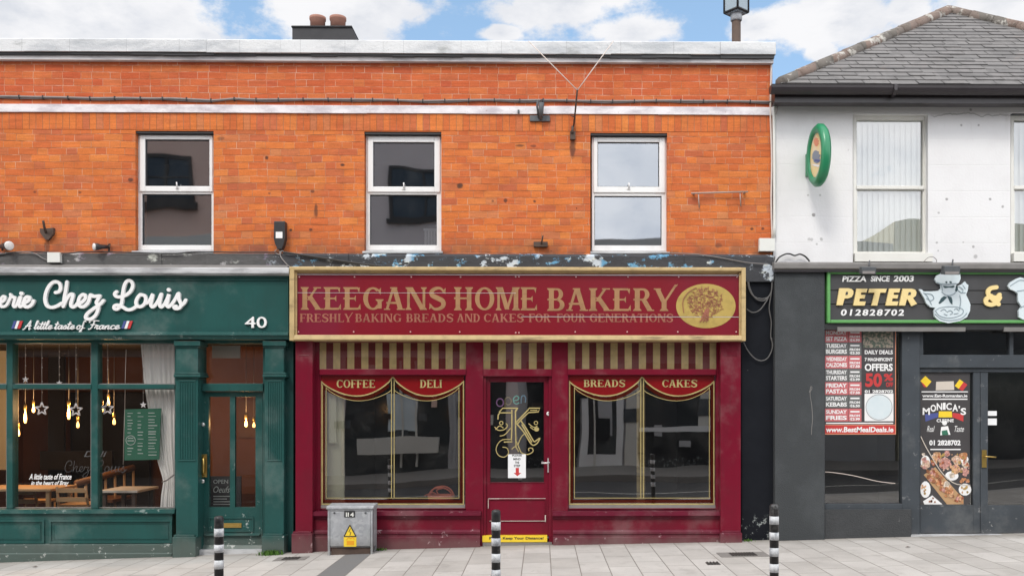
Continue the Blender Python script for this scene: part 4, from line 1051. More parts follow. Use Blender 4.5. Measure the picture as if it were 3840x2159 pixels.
# raised lettering on the fascia
st = thing('script_lettering', 'raised white script shop name on the green fascia', 'sign', (PX(300), -.16, PZ(1150, 300, -.16)))
S1 = [[(-30, 372), (30, 358), (60, 325), (62, 298), (40, 288), (12, 320), (2, 370), (10, 418), (45, 428), (90, 400), (120, 340)],
      [(90, 400), (122, 340), (142, 285), (136, 262)], [(140, 268), (160, 298), (196, 302), (188, 350), (175, 405), (190, 430), (215, 418)],
      [(215, 418), (245, 350), (262, 300)], [(278, 298), (264, 360), (256, 412), (275, 430), (310, 400)], [(283, 250), (287, 252)],
      [(308, 376), (360, 360), (395, 325), (385, 298), (350, 300), (325, 345), (320, 400), (345, 430), (390, 424), (430, 390), (448, 350)],
      [(742, 238), (790, 222), (812, 170), (795, 115), (745, 92), (690, 115), (640, 180), (608, 270), (605, 350), (630, 415), (690, 437), (760, 420), (825, 382)],
      [(895, 95), (884, 180), (862, 300), (846, 425)], [(855, 400), (890, 325), (940, 264), (974, 264), (970, 310), (948, 380), (955, 422), (985, 430), (1032, 398)],
      [(1032, 385), (1090, 370), (1140, 320), (1140, 278), (1110, 264), (1070, 295), (1050, 350), (1056, 405), (1095, 430), (1140, 415), (1182, 370)],
      [(1182, 370), (1202, 305), (1214, 268), (1250, 288), (1335, 282)], [(1335, 284), (1308, 335), (1290, 376), (1316, 402), (1312, 470), (1280, 540), (1225, 588), (1165, 590), (1147, 560), (1182, 508), (1260, 450), (1340, 395), (1386, 345)],
      [(1562, 226), (1536, 255), (1560, 290), (1620, 295), (1690, 270), (1750, 220), (1780, 150), (1765, 95), (1725, 76), (1685, 105), (1660, 170), (1645, 260), (1635, 360), (1615, 420), (1570, 460), (1532, 450), (1536, 418), (1580, 406), (1640, 430), (1700, 464), (1760, 464), (1822, 430)],
      [(1880, 265), (1842, 310), (1822, 370), (1842, 420), (1890, 425), (1936, 390), (1955, 330), (1940, 282), (1890, 265)], [(1940, 385), (1985, 370), (2010, 340)],
      [(2010, 345), (2046, 262), (2034, 330), (2020, 398), (2045, 430), (2085, 400), (2130, 330), (2158, 262)], [(2164, 260), (2146, 340), (2140, 408), (2165, 430), (2205, 395)],
      [(2205, 395), (2245, 315), (2264, 262), (2246, 350), (2236, 405), (2260, 430), (2302, 395)], [(2260, 200), (2264, 202)],
      [(2302, 395), (2352, 322), (2394, 248), (2400, 330), (2428, 400), (2402, 445), (2352, 452), (2332, 430), (2362, 420)], [(2425, 415), (2465, 382), (2490, 338)]]
t1 = MB(); yl = -.19
for i, q in enumerate(S1):
    w = .037 if i > 5 else .031
    if len(q) == 2: w = .044
    pts = [P(a * .2795, 1030 + b * .2795, yl) for a, b in (crom(q, 6) if len(q) > 2 else q)]
    t1.ribbon([(p.x, p.z) for p in pts], w, yl - .0003 * (i % 8), yl + .03)
t1.build('lettering', MT['white'], st)
t2 = MB(); s2 = .2795
for wd, a, b in (('A', 305, 412), ('little', 455, 700), ('taste', 728, 1002), ('of', 1030, 1150), ('France', 1185, 1605)):
    hand(t2, wd, (a * s2, 1030 + 615 * s2, b * s2, 1030 + 728 * s2), -.185, .0100, .02)
t2.build('lettering', MT['white'], st)
for sx in (150, 1625):
    for kx, mname in ((0, 'navy'), (42, 'white'), (84, 'red_ink')):
        f = MB(); pp = [P((sx + kx + a) * s2, 1030 + b * s2, -.175) for a, b in ((0, 722), (34, 722), (70, 618), (36, 618))]
        f.prism([(p.x, p.z) for p in pp], -.175, -.161); f.build('flag_stripe', MT[mname], st)
nb = MB(); text_into(nb, '40', (918, 1187, 1000, 1229), -.185, .02, bold=.006); tag(nb.build('house_number', MT['white']), 'raised white number 40 at the right end of the green fascia', 'house number')

# hangings behind the cafe window
def pendant(px, py, y, ln, first=[]):
    c = P(px, py, y); t = thing('pendant_lamp', None, 'lamp', (c.x, c.y, c.z)); r = .019; ln *= .85
    m = MB(); m.lathe([(.004, -ln), (r * .7, -ln * .92), (r, -ln * .4), (r * .8, ln * .25), (r * .42, ln * .75), (r * .4, ln)], (c.x, c.y, c.z), 14); m.build('bulb', MT['bulb'], t)
    s = MB(); s.lathe([(.016, ln), (.019, ln + .02), (.019, ln + .06), (.008, ln + .075)], (c.x, c.y, c.z), 12); s.build('socket', MT['brass'], t)
    w = MB(); w.tube([(c.x, c.y, c.z + ln + .07), (c.x, c.y, zc)], .003, 6); w.build('cord', MT['cable_grey'], t)
    if ln >= .046:
        pl_ = bpy.data.lights.new('bulb_light', 'POINT'); pl_.energy = 9.0; pl_.color = (1, .55, .22); pl_.shadow_soft_size = .05
        po_ = bpy.data.objects.new('bulb_light', pl_); po_.parent = t; po_.location = (0, -.06, 0); COL.objects.link(po_)
    t['group'] = 'filament lamps hanging in the cafe'
    return t
for px, py, y, ln, lab in ((69, 1621, 1.1, .055, 'glowing filament lamp hanging lowest at the left of the cafe window'), (95, 1561, 1.0, .10, 'long glowing filament lamp left of the leftmost star'), (126, 1533, 1.5, .055, 'glowing filament lamp touching the leftmost star'),
        (258, 1547, 1.0, .10, 'long glowing filament lamp left of the middle star'), (292, 1591, 1.4, .05, 'glowing filament lamp just below the middle star'), (382, 1531, 1.2, .055, 'glowing filament lamp left of the star beside the menu board'),
        (407, 1507, 1.5, .055, 'highest glowing filament lamp, above the star beside the menu board'), (428, 1579, 1.2, .05, 'glowing filament lamp between the right star and the menu board'),
        (923, 1586, 1.0, .056, 'glowing filament lamp seen through the right pane of the green door'), (952, 1592, 1.3, .04, 'smaller glowing lamp at the right edge of the green door glass')):
    pendant(px, py, y, ln)['label'] = lab
def star(px, py, r, lab, solid=False, y=.07):
    c = P(px, py, y); s = r / 320.; t = thing('hanging_star', lab, 'star', (c.x, y, c.z), 'stars hanging in the cafe window')
    pt = [(c.x + s * (1 if i % 2 == 0 else .42) * math.sin(i * math.pi / 5), c.z + s * (1 if i % 2 == 0 else .42) * math.cos(i * math.pi / 5)) for i in range(10)]
    m = MB()
    if solid: m.prism(pt, y, y + .006)
    else:
        for i in range(10):
            a, b = pt[i], pt[(i + 1) % 10]; m.tube([(a[0], y, a[1]), (b[0], y, b[1])], .0085, 6)
    m.build('star_outline' if not solid else 'star_plate', MT['star'], t)
    w = MB(); w.tube([(c.x, y, c.z + s), (c.x, y, zc)], .0022, 5)
    for i in range(5): q = c.z + s + (zc - c.z - s) * (i + rnd.uniform(.2, .8)) / 5; w.lathe([(.003, -.008), (.008, 0), (.003, .008)], (c.x + .003, y, q), 8)
    w.build('string', MT['cable_pale'], t)
star(157, 1533, 25, 'hollow pale star, leftmost of the three large ones in the cafe window'); star(285, 1537, 25, 'hollow pale star in the middle of the cafe window'); star(403, 1531, 24, 'hollow pale star nearest the green menu board')
star(95, 1422, 13, 'small solid star above the crossbar at the left of the cafe window', True); star(537, 1517, 13, 'small solid star just above the green menu board', True); star(222, 1436, 12, 'small solid star touching the crossbar near the middle of the cafe window', True)
# curtain
cu = MB(); nu, nv = 60, 26; edge = [(1290, 526), (1436, 538), (1530, 553), (1640, 572), (1727, 588), (1801, 612), (1850, 604), (1900, 600)]
def ce(py):
    for (a, b), (c, e) in zip(edge, edge[1:]):
        if py <= c: return b + (e - b) * (py - a) / (c - a)
    return edge[-1][1]
vs = []
for j in range(nv + 1):
    py = 1284 + (1902 - 1284) * j / nv; a = ce(py); b = 662
    for i in range(nu + 1):
        u = i / nu; w = (b - a) / 130.0; p = P(a + (b - a) * u, py, .14)
        vs.append((p.x, .15 + .012 * w * math.sin(u * 46 + .3 * math.sin(j * .5)) + .006 * math.sin(u * 19 + j * .15), p.z))
cu.smooth = True; cu.add(vs, [(j * (nu + 1) + i, j * (nu + 1) + i + 1, (j + 1) * (nu + 1) + i + 1, (j + 1) * (nu + 1) + i) for j in range(nv) for i in range(nu)])
cu.smooth = False
ct_ = thing('curtain', 'cream curtain gathered to the right of the cafe window', 'curtain', (PX(600, .2), .2, PZ(1902, 600, .2)))
cu.build('drape', MT['curtain'], ct_)
tb = MB(); tb.tube([P(608, 1806, .10), P(625, 1800, .09), P(645, 1785, .09), P(664, 1772, .10)], .008); tb.build('tie', MT['cable_grey'], ct_)
# menu board
mbd = thing('menu_board', 'green menu board with chalky writing hung before the cream curtain', 'menu board', (PX(532, .12), .12, PZ(1727, 532, .12)))
m = MB(); pp = [P(a, b, .075) for a, b in ((466, 1725), (596, 1722), (604, 1530), (468, 1534))]; m.prism([(p.x, p.z) for p in pp], .075, .09); m.build('panel', MT['menu'], mbd)
m = MB()
for (a, b, n) in ((478, 500, 14), (516, 538, 12), (556, 590, 15)):
    for i in range(n):
        py = 1548 + 165 * i / n + rnd.uniform(-2, 2); w = rnd.uniform(.5, 1) * (b - a)
        if a == 478 and 1628 < py < 1668: continue
        m.pbox(a, py, a + w, py + rnd.uniform(1.6, 3.2), .0735, .075)
c = P(490, 1650, .0735); m.tube([(c.x + .055 * math.cos(R(t)), .073, c.z + .055 * math.sin(R(t))) for t in range(0, 360, 24)], .004, 5, True)
m.pbox(480, 1640, 500, 1643, .0735, .075); m.pbox(478, 1650, 502, 1653, .0735, .075)
m.build('writing', MT['chalk'], mbd)
m = MB(); m.tube([P(468, 1534, .083), P(470, 1400, .083), P(473, 1310, .083)], .004, 5); m.tube([P(462, 1740, .083), P(465, 1620, .083), P(468, 1534, .083)], .004, 5); m.build('string', MT['cable_pale'], mbd)
# furniture
def chair(lab, px, pyb, y, w, wood='wood'):
    b = P(px, pyb, y); x = b.x; zt = b.z; t = thing('wooden_chair', lab, 'chair', (x, y, zf), 'wooden cafe chairs')
    hw_ = w / 2
    for sx in (-1, 1):
        m = MB(); m.tube([(x + sx * hw_, y, zf), (x + sx * hw_, y, zf + .45), (x + sx * hw_ * .96, y - .05, zt)], .016); m.build('rear_leg', MT[wood], t)
        m = MB(); m.tube([(x + sx * hw_, y + .4, zf), (x + sx * hw_, y + .4, zf + .43)], .016); m.build('front_leg', MT[wood], t)
    m = MB(); m.box(x - hw_ - .02, x + hw_ + .02, y - .0, y + .42, zf + .43, zf + .455); m.build('seat', MT[wood], t)
    m = MB()
    for k in range(2): z = zt - .02 - k * .11; m.box(x - hw_, x + hw_, y - .055, y - .035, z - .055, z)
    m.build('backrest', MT[wood], t)
chair('pale wooden chair with slatted back below the white writing on the cafe window', 275, 1822, .55, .36)
chair('wooden chair behind the left mullion of the cafe window', 85, 1830, .9, .36)
def table(lab, a, b, py, y0, y1, top, legs):
    x0, x1 = PX(a, y0), PX(b, y0); z = PZ(py, 300, y0); t = thing('cafe_table', lab, 'table', ((x0 + x1) / 2, (y0 + y1) / 2, zf))
    m = MB(); m.box(x0, x1, y0, y1, z - .03, z); m.build('tabletop', MT[top], t, bevel=.004)
    for (lx, ly) in ((x0 + .06, y0 + .05), (x1 - .06, y0 + .05), (x0 + .06, y1 - .05), (x1 - .06, y1 - .05)):
        m = MB(); m.box(lx - .022, lx + .022, ly - .022, ly + .022, zf, z - .03); m.build('leg', MT[legs], t)
table('pale topped cafe table just inside the right pane', 366, 515, 1838, .35, .95, 'wood_pale', 'rust')
table('brown cafe table at the left of the cafe window', -160, 192, 1832, .45, 1.05, 'wood', 'wood')
bn = thing('bench', 'long wooden bench back with spindles further inside the cafe', 'bench', (PX(400, 1.3), 1.4, zf))
ra, rb_ = P(285, 1812, 1.1), P(500, 1752, 1.9)
m = MB(); m.tube([ra, rb_], .045); m.build('top_rail', MT['wood_dark'], bn)
m = MB()
for i in range(7):
    p = ra.lerp(rb_, i / 6); m.tube([p, (p.x, p.y, zf)], .016)
m.build('spindles', MT['wood'], bn); m = MB(); m.box(ra.x, rb_.x, 1.3, 1.9, zf + .40, zf + .44); m.build('seat', MT['wood_dark'], bn)
# blackboard behind the door glass
cb = thing('blackboard', 'small blackboard with chalk writing behind the green door glass', 'blackboard', (PX(840, .3), .3, PZ(1900, 840, .3)))
m = MB(); m.pbox(783, 1784, 903, 1902, .28, .31); m.build('panel', MT['slateboard'], cb)
m = MB(); text_into(m, 'OPEN', (800, 1797, 855, 1812), .277, .002); text_into(m, 'Oeufs', (800, 1822, 862, 1846), .277, .002, shear=.3)
for i in range(4): m.pbox(800, 1858 + i * 10, 800 + rnd.uniform(40, 80), 1861 + i * 10, .277, .28)
m.build('writing', MT['chalk'], cb)
pf = MB(); pf.pbox(795, 1296, 900, 1342, .5, .52); tag(pf.build('notice_card', MT['offwhite']), 'faded white card behind the glass over the green door', 'notice')
gl_ = MB(); text_into(gl_, 'A little taste of France', (109, 1775, 268, 1797), .020, .002, shear=.35, bold=.02); text_into(gl_, 'in the heart of Bray', (116, 1801, 258, 1822), .020, .002, shear=.35, bold=.02)
tag(gl_.build('window_lettering', MT['white']), 'two lines of small white slanted lettering on the cafe glass', 'lettering')
gl_ = MB(); trace(gl_, [[(a * .5 , b * .5) for a, b in q] for q in S1[7:]], 170, 1715, .245, .0035, .0205, .001)
text_into(gl_, 'Deli', (315, 1690, 400, 1712), .0205, .001, shear=.3)
tag(gl_.build('window_lettering', MT['room_grey']), 'faint grey outlined script low on the cafe glass', 'lettering')
# ------------------------------------------------------------------ maroon bakery shopfront
bs = thing('maroon_shopfront', 'maroon bakery shopfront with striped glass valances, two display windows and a central door', 'shopfront', (PX(1940), 0, zg(PX(1940))))
def bpil(a, b, pa, pb, plt, base, lab):
    y = -.12; m = MB(); m.pbox(a, 1262, b, plt + 2, y, .12); m.pbox(a + 12, 1330, b - 12, 1332, y - .006, y - .0004); m.pbox(a + 12, 1990, b - 12, 1992, y - .006, y - .0004) if plt > 1992 else None
    o = m.build('pilaster', MT['red'], bs, bevel=.004); o['label'] = lab
    p = MB(); p.pbox(pa, plt, pb, base + 22, y - .045, .12); p.pbox(pa + 5, plt - 8, pb - 5, plt - .4, y - .025, .12)
    p.build('plinth', MT['red_chip'], o, bevel=.004)
bpil(1108, 1172, 1093, 1171, 2000, 2076, 'left pilaster beside the green shopfront')
bpil(2702, 2778, 2702, 2783, 1997, 2029, 'right pilaster beside the black wall strip')
yj = -.02
fr = MB()
fr.pbox(1170, 1262, 1198, 1924, .0, .12); fr.pbox(1747, 1262, 1812, 2056, yj, .12); fr.pbox(2069, 1262, 2130, 2046, yj, .12); fr.pbox(2686, 1262, 2704, 1924, .0, .12)
for (a, b) in ((1198, 1747), (2130, 2686)): fr.pbox(a, 1383, b, 1405, -.035, .10); fr.pbox(a, 1258, b, 1285, .0, .10)
fr.pbox(1812, 1258, 2069, 1285, .0, .10); fr.pbox(1812, 1383, 2069, 1410, -.03, .10); fr.pbox(1812, 1410, 1822, 2032, .0, .10); fr.pbox(2058, 1410, 2069, 2032, .0, .10)
fr.build('frame', MT['red'], bs, bevel=.004)
def valance(a, b, n, lab):
    m = MB(); w = (b - a) / n
    for i in range(n): m.box(PX(a + w * i, .012), PX(a + w * (i + 1), .012), .012, .03, PZ(1384, 1930, .012), PZ(1283, 1930, .012), i % 2)
    v = m.build('valance', [MT['gold_stripe'], MT['stripe_red']], bs); v['label'] = lab
    p = MB(); p.add([(PX(a), .004, PZ(1384, 1930)), (PX(b), .004, PZ(1384, 1930)), (PX(b), .004, PZ(1283, 1930)), (PX(a), .004, PZ(1283, 1930))], [(0, 1, 2, 3)]); p.build('pane', MT['glass_clear'], v)
valance(1197, 1750, 21, 'striped glass over the coffee window'); valance(1810, 2070, 9, 'striped glass over the door'); valance(2130, 2688, 21, 'striped glass over the breads window')
# stall risers and sills
def riser(a, b, la, lab):
    base = zg(PX(la)) - .15; m = MB(); y = -.05; mx = (a + b) / 2
    m.box(PX(a, y), PX(b, y), y, .12, base, PZ(1922, mx, y))
    o = m.build('stall_riser', MT['red'], bs); o['label'] = lab
    t = MB(); t.prismx([(.05, PZ(1912, mx)), (-.10, PZ(1917, mx, -.1)), (-.105, PZ(1932, mx, -.1)), (-.075, PZ(1938, mx, -.075)), (-.06, PZ(1944, mx, -.06)), (-.0505, PZ(1946, mx, -.05)), (.05, PZ(1946, mx, -.05))], PX(a - 2, -.1), PX(b + 3, -.1)); t.build('sill', MT['red_chip'], o)
    s = MB(); s.prismx([(-.0502, base), (-.0502, PZ(1984, mx, -.05)), (-.06, PZ(1986, mx, -.06)), (-.078, PZ(1993, mx, -.078)), (-.078, PZ(2000, mx, -.078)), (-.066, PZ(2004, mx, -.066)), (-.066, PZ(2010, mx, -.066)), (-.09, PZ(2014, mx, -.09)), (-.09, base)], PX(a, -.07), PX(b, -.07)); s.build('skirting', MT['red_chip'], o)
riser(1171, 1800, 1180, 'riser under the coffee window'); riser(2074, 2702, 2080, 'riser under the breads window')
# display windows
def display(a, b, ctr, lab, words, cream_bar):
    y = .03; mx = (a + b) / 2
    f = MB(); f.frame(PX(a, .01), PX(b, .01), PZ(1908, mx, .01), PZ(1403, mx, .01), .012, .01, .06, k=0); w = f.build('window', MT['red'], bs); w['label'] = lab
    if not cream_bar: pass
    p = MB(); p.add([(PX(a, y), y, PZ(1908, mx, y)), (PX(b, y), y, PZ(1908, mx, y)), (PX(b, y), y, PZ(1403, mx, y)), (PX(a, y), y, PZ(1403, mx, y))], [(0, 1, 2, 3)]); p.build('pane', MT['glass'], w)
    st_ = MB(); st_.pbox(a, 1893, b, 1906, .012, .04); st_.build('bottom_bead', MT['cable_grey'], w)
    d = MB(); yq = y - .004
    l, r, bt = a + 3, b - 8, 1888; ends = 1428; top = 1413; dip = 1484
    def sw(x0, x1, y0, y1, dp, n=18):
        o = []
        for i in range(n + 1):
            t = i / n; base = y0 + (y1 - y0) * t; o.append((x0 + (x1 - x0) * t, base + (dp - base) * (math.sin(math.pi * t)) ** .78))
        return o
    A_ = sw(l, ctr, ends, top, dip); B_ = sw(ctr, r, top, ends, dip)
    q = lambda pts, yy: [(P(u, v, yy).x, P(u, v, yy).z) for u, v in pts]
    d.prism(q(A_ + [(ctr, 1403), (l, 1403)], yq), yq, yq + .0015, 1); d.prism(q([(l - 3, 1403), (l, 1403), (l, ends), (l - 3, ends)], yq), yq, yq + .0015, 1)
    d.prism(q(B_ + [(r, 1403), (ctr, 1403)], yq), yq, yq + .0015, 1)
    y2 = yq - .0012; y3 = yq - .0024
    gw = .0112
    for e, pts in enumerate((A_, B_)):
        d.ribbon(q([(u, v + 11) for u, v in pts[1:-1]], y2), .040, y2, y2 + .0008, 2, False)
        d.ribbon(q(pts, y3), gw * 1.3, y3, y3 + .0008, 0, False); d.ribbon(q([(u, v + 18) for u, v in (sw(l + 20, ctr - 4, ends + 6, top + 30, dip) if e == 0 else sw(ctr + 4, r - 18, top + 30, ends + 6, dip))], y3), gw * .62, y3 - .0003, y3 + .0005, 0, False)
    dl = MB()
    def line(u0, v0, u1, v1, wd, k, yy):
        d.ribbon(q([(u0, v0), (u1, v1)], yy), wd, yy, yy + .0008, k, False)
    line(l + 11, ends + 12, l + 11, bt - 3, .034, 2, y2); line(r - 9, ends + 12, r - 9, bt - 3, .034, 2, y2); line(l + 4, bt - 10, r - 4, bt - 10, .040, 2, y2 - .0003)
    line(l + 3, ends, l + 3, bt + 2, gw * 1.25, 0, y3 - .0006); line(r - 2, ends, r - 2, bt + 2, gw * 1.25, 0, y3 - .0006); line(l, bt + 1, r, bt + 1, gw * 1.5, 0, y3 - .0009)
    line(l + 21, ends + 22, l + 21, bt - 21, gw * .62, 0, y3 - .0012); line(r - 19, ends + 22, r - 19, bt - 21, gw * .62, 0, y3 - .0012); line(l + 21, bt - 22, r - 19, bt - 22, gw * .62, 0, y3 - .0015)
    line(ctr - 5, top + 8, ctr - 5, bt - 22, gw * .8, 0, y3 - .0018); line(ctr + 5, top + 8, ctr + 5, bt - 22, gw * .8, 0, y3 - .0018)
    if not cream_bar: line(l + 7, ends + 14, l + 7, bt - 3, .010, 0, y3 - .002)
    d.build('painted_border', [MT['gold_line'], MT['red_deep'], MT['red_brown']], w)
    for (s, x0, x1, y0, y1) in words:
        t = MB(); serif(t, s, (x0, y0, x1, y1), yq - .003, .001); t.build('lettering', MT['gold_line'], w)
    if cream_bar:
        c = MB(); c.box(PX(2388, .06), PX(2419, .06), .06, .10, PZ(1904, 2400, .06), PZ(1404, 2400, .06)); c.build('mullion', MT['gold_frame'], w)
    return w
display(1199, 1748, 1473, 'display window lettered COFFEE and DELI', [('COFFEE', 1261, 1408, 1423, 1453), ('DELI', 1574, 1659, 1423, 1453)], False)
display(2130, 2687, 2408, 'display window lettered BREADS and CAKES', [('BREADS', 2188, 2346, 1423, 1450), ('CAKES', 2482, 2616, 1423, 1451)], True)
# door
yd = .035; d = MB(); Q = lambda *a: d.pbox(*a, yd, yd + .05)
Q(1820, 1408, 1838, 2008); Q(2040, 1408, 2060, 2008); Q(1838, 1408, 2040, 1431); Q(1838, 1808, 2040, 2008)
for (a, b, c, e) in ((1832, 1869, 2046, 1953),): d.frame(PX(a, yd), PX(c, yd), PZ(e, 1940, yd), PZ(b, 1940, yd), .010, yd - .012, yd - .0005)
d.frame(PX(1836, yd), PX(2042, yd), PZ(1810, 1940, yd), PZ(1429, 1940, yd), .008, yd - .008, yd - .0007)
door = d.build('door', MT['red'], bs, bevel=.002)
p = MB(); p.add([(PX(1836, .06), .06, PZ(1810, 1940, .06)), (PX(2042, .06), .06, PZ(1810, 1940, .06)), (PX(2042, .06), .06, PZ(1429, 1940, .06)), (PX(1836, .06), .06, PZ(1429, 1940, .06))], [(0, 1, 2, 3)]); p.build('pane', MT['glass'], door)
e = MB(); ye_ = yd - .0125
for (a, b, c, f) in ((1830, 1867, 1872, 1869.5), (1872, 1867, 2046, 1868.5), (1830, 1867, 1832, 1905), (1836, 1951, 2046, 1953), (2043, 1930, 2047, 1955)): e.pbox(a, b, c, f, ye_ - .001, ye_)
e.build('worn_edges', MT['cable_pale'], door)
h = MB(); h.pbox(2053, 1717, 2065, 1770, .010, .034); h.tube([P(2059, 1733, .01), P(2059, 1733, -.045), P(2050, 1735, -.05), P(2030, 1735, -.048)], .010); h.build('handle', MT['silver'], door)
k = MB(); k.lathe([(.024, .02), (.024, -.005), (.012, -.012), (.009, .0)], P(2057, 1550, .02), 18, 'y'); k.build('lock', MT['white'], door)
# gold initial on the door glass
gk = MB(); KO = (1800, 1400, .4559); yk = .052
big = [[(262, 300), (262, 440), (258, 545)], [(292, 300), (292, 440), (296, 600)], [(160, 315), (186, 284), (310, 284)], [(165, 322), (250, 322)], [(165, 318), (150, 340), (148, 372)], [(308, 286), (288, 320)],
       [(302, 395), (350, 345), (398, 295), (405, 284), (494, 284), (480, 314), (400, 320), (350, 365), (310, 410), (302, 395)], [(415, 302), (468, 302)],
       [(300, 410), (360, 480), (425, 582), (468, 574), (492, 530), (462, 550), (440, 552), (380, 450), (335, 385)], [(345, 420), (425, 560)],
       [(256, 540), (192, 542), (155, 566), (132, 618), (150, 668), (198, 686), (234, 655), (222, 612), (188, 604)], [(262, 560), (200, 562)]]
for i, q in enumerate(big):
    pts = [P(KO[0] + a * KO[2], KO[1] + b * KO[2], yk) for a, b in (q if len(q) < 4 or i in (6,) else crom(q, 4))]
    gk.ribbon([(v.x, v.z) for v in pts], .0145 if i not in (7, 10) else .010, yk - .0003 * i, yk + .002)
thin = [[(300, 560), (322, 610), (342, 650), (390, 664), (434, 642), (430, 614), (402, 614), (402, 634)], [(122, 440), (150, 465), (198, 460), (226, 430), (214, 410)], [(166, 512), (205, 500), (250, 450)], [(130, 458), (160, 430), (190, 445)], [(402, 412), (432, 436), (452, 440), (470, 430)], [(415, 440), (440, 460)], [(312, 585), (340, 520), (372, 490)], [(262, 620), (290, 600), (318, 640)]]
trace(gk, thin, *KO, .011, yk, .002)
for cx, cy, r in ((175, 406, 14), (460, 405, 14)):
    trace(gk, [[(cx + r * math.cos(R(t)), cy + r * math.sin(R(t))) for t in range(0, 390, 30)]], *KO, .010, yk, .002)
b0 = P(KO[0] + 465 * KO[2], KO[1] + 457 * KO[2], yk); gk.disc(b0.x, b0.z, .030, .026, yk - .001, yk + .002)
gk.build('gold_initial', MT['gold_line'], door)
op = thing('open_sign', 'small open sign of coloured tubing above the gold initial in the maroon door', 'sign', (PX(1915, .07), .07, PZ(1530, 1915, .07)))
for mname, q in (('purple', [(165 + 28 * math.cos(R(t)), 238 + 32 * math.sin(R(t))) for t in range(0, 390, 30)]), ('gold_line', [(206, 275), (206, 225), (215, 200), (240, 196), (258, 222), (248, 250), (226, 256), (206, 235)]),
                ('teal', [(278, 222), (312, 215), (318, 195), (298, 184), (276, 205), (280, 238), (302, 250), (322, 238)]), ('bluetube', [(338, 245), (340, 205), (346, 185), (366, 182), (376, 205), (372, 238)])):
    m = MB(); pts = [P(KO[0] + a * KO[2], KO[1] + b * KO[2], .069) for a, b in crom(q, 3)]; m.tube(pts, .0080, 6); m.build('tube_letter', MT[mname], op)
nt = thing('step_notice', 'white paper notice with a red arrow taped low on the maroon door glass', 'notice', (PX(1938, .05), .05, PZ(1790, 1938, .05)))
m = MB(); m.pbox(1905, 1702, 1972, 1791, .050, .0515); m.build('sheet', MT['paper'], nt)
m = MB()
for s, a, b, c, e in (('PLEASE', 1921, 1703, 1957, 1710), ('MIND', 1925, 1716, 1952, 1724), ('THE', 1931, 1729, 1947, 1737), ('STEP', 1927, 1741, 1951, 1750)): text_into(m, s, (a, b, c, e), .049, .0009, bold=.03)
m.build('lettering', MT['black'], nt)
m = MB(); pp = [P(a, b, .049) for a, b in ((1934, 1753), (1946, 1753), (1946, 1772), (1955, 1772), (1940, 1784), (1926, 1772), (1934, 1772))]; m.prism([(v.x, v.z) for v in pp], .049, .0499); m.build('arrow', MT['red_ink'], nt)
ds = thing('step_strip', 'yellow strip with black lettering along the maroon door step', 'sign', (PX(1936, -.03), -.03, zg(PX(1936))))
m = MB(); m.box(PX(1809, -.035), PX(2052, -.035), -.035, .10, PZ(2031, 1936, -.035), PZ(2007, 1936, -.035)); m.build('strip', MT['yellow'], ds)
m = MB(); text_into(m, 'Please Keep Your Distance!', (1835, 2011, 2038, 2024), -.0375, .002, bold=.02); m.build('lettering', MT['black'], ds)
m = MB(); m.box(PX(1810, -.03), PX(2070, -.03), -.03, .3, zg(PX(1936)) - .1, PZ(2032, 1936, -.03)); m.build('door_step', MT['concrete'], bs)
# interior
inn = MB(); ax, bx = PX(1104), PX(2785); zf2, zc2 = PZ(2000, 1940), PZ(1262, 1940); RB = 4.6
inn.box(ax, bx, RB, RB + .1, zf2, zc2, 0); inn.box(ax, ax + .08, .14, RB, zf2, zc2, 0); inn.box(bx - .08, bx, .14, RB, zf2, zc2, 0); inn.box(ax, bx, .13, RB, zc2, zc2 + .05, 0); inn.box(ax, bx, .13, RB, zf2 - .05, zf2, 1)
inn.box(ax + .08, PX(1290, .15), .15, .20, PZ(1910, 1240, .15), PZ(1400, 1240, .15), 2); inn.box(PX(1233, .1), PX(1262, .1), .09, .149, PZ(1660, 1240, .1), PZ(1470, 1240, .1), 2)
inn.build('interior', [MT['room_dark'], MT['room_floor'], MT['cream']], bs)
bk = thing('basket', 'orange red basket with looped handles at the bottom of the coffee window', 'basket', (PX(1655, .2), .2, PZ(1902, 1655, .2)))
m = MB(); m.smooth = False; cx, cz = PX(1655, .22), PZ(1891, 1655, .2); hh = .115
m.lathe([(.12, 0), (.15, .01), (.165, hh), (.155, hh), (.14, .02)], (cx, .215, cz), 22); m.build('bucket', MT['basket'], bk)
m = MB()
for s_ in (-1, 1): m.tube(crom([(cx - .14, .215 + s_ * .07, cz + hh), (cx - .09, .215 + s_ * .09, cz + hh + .075), (cx + .02, .215 + s_ * .1, cz + hh + .095), (cx + .10, .215 + s_ * .09, cz + hh + .06), (cx + .14, .215 + s_ * .07, cz + hh)], 5), .009)
m.tube(crom([(cx - .20, .2, cz + hh - .01), (cx - .10, .18, cz + hh + .03), (cx - .03, .18, cz + hh + .005), (cx - .05, .18, cz + hh + .06), (cx + .03, .18, cz + hh + .085)], 5), .007); m.build('handle', MT['basket'], bk)

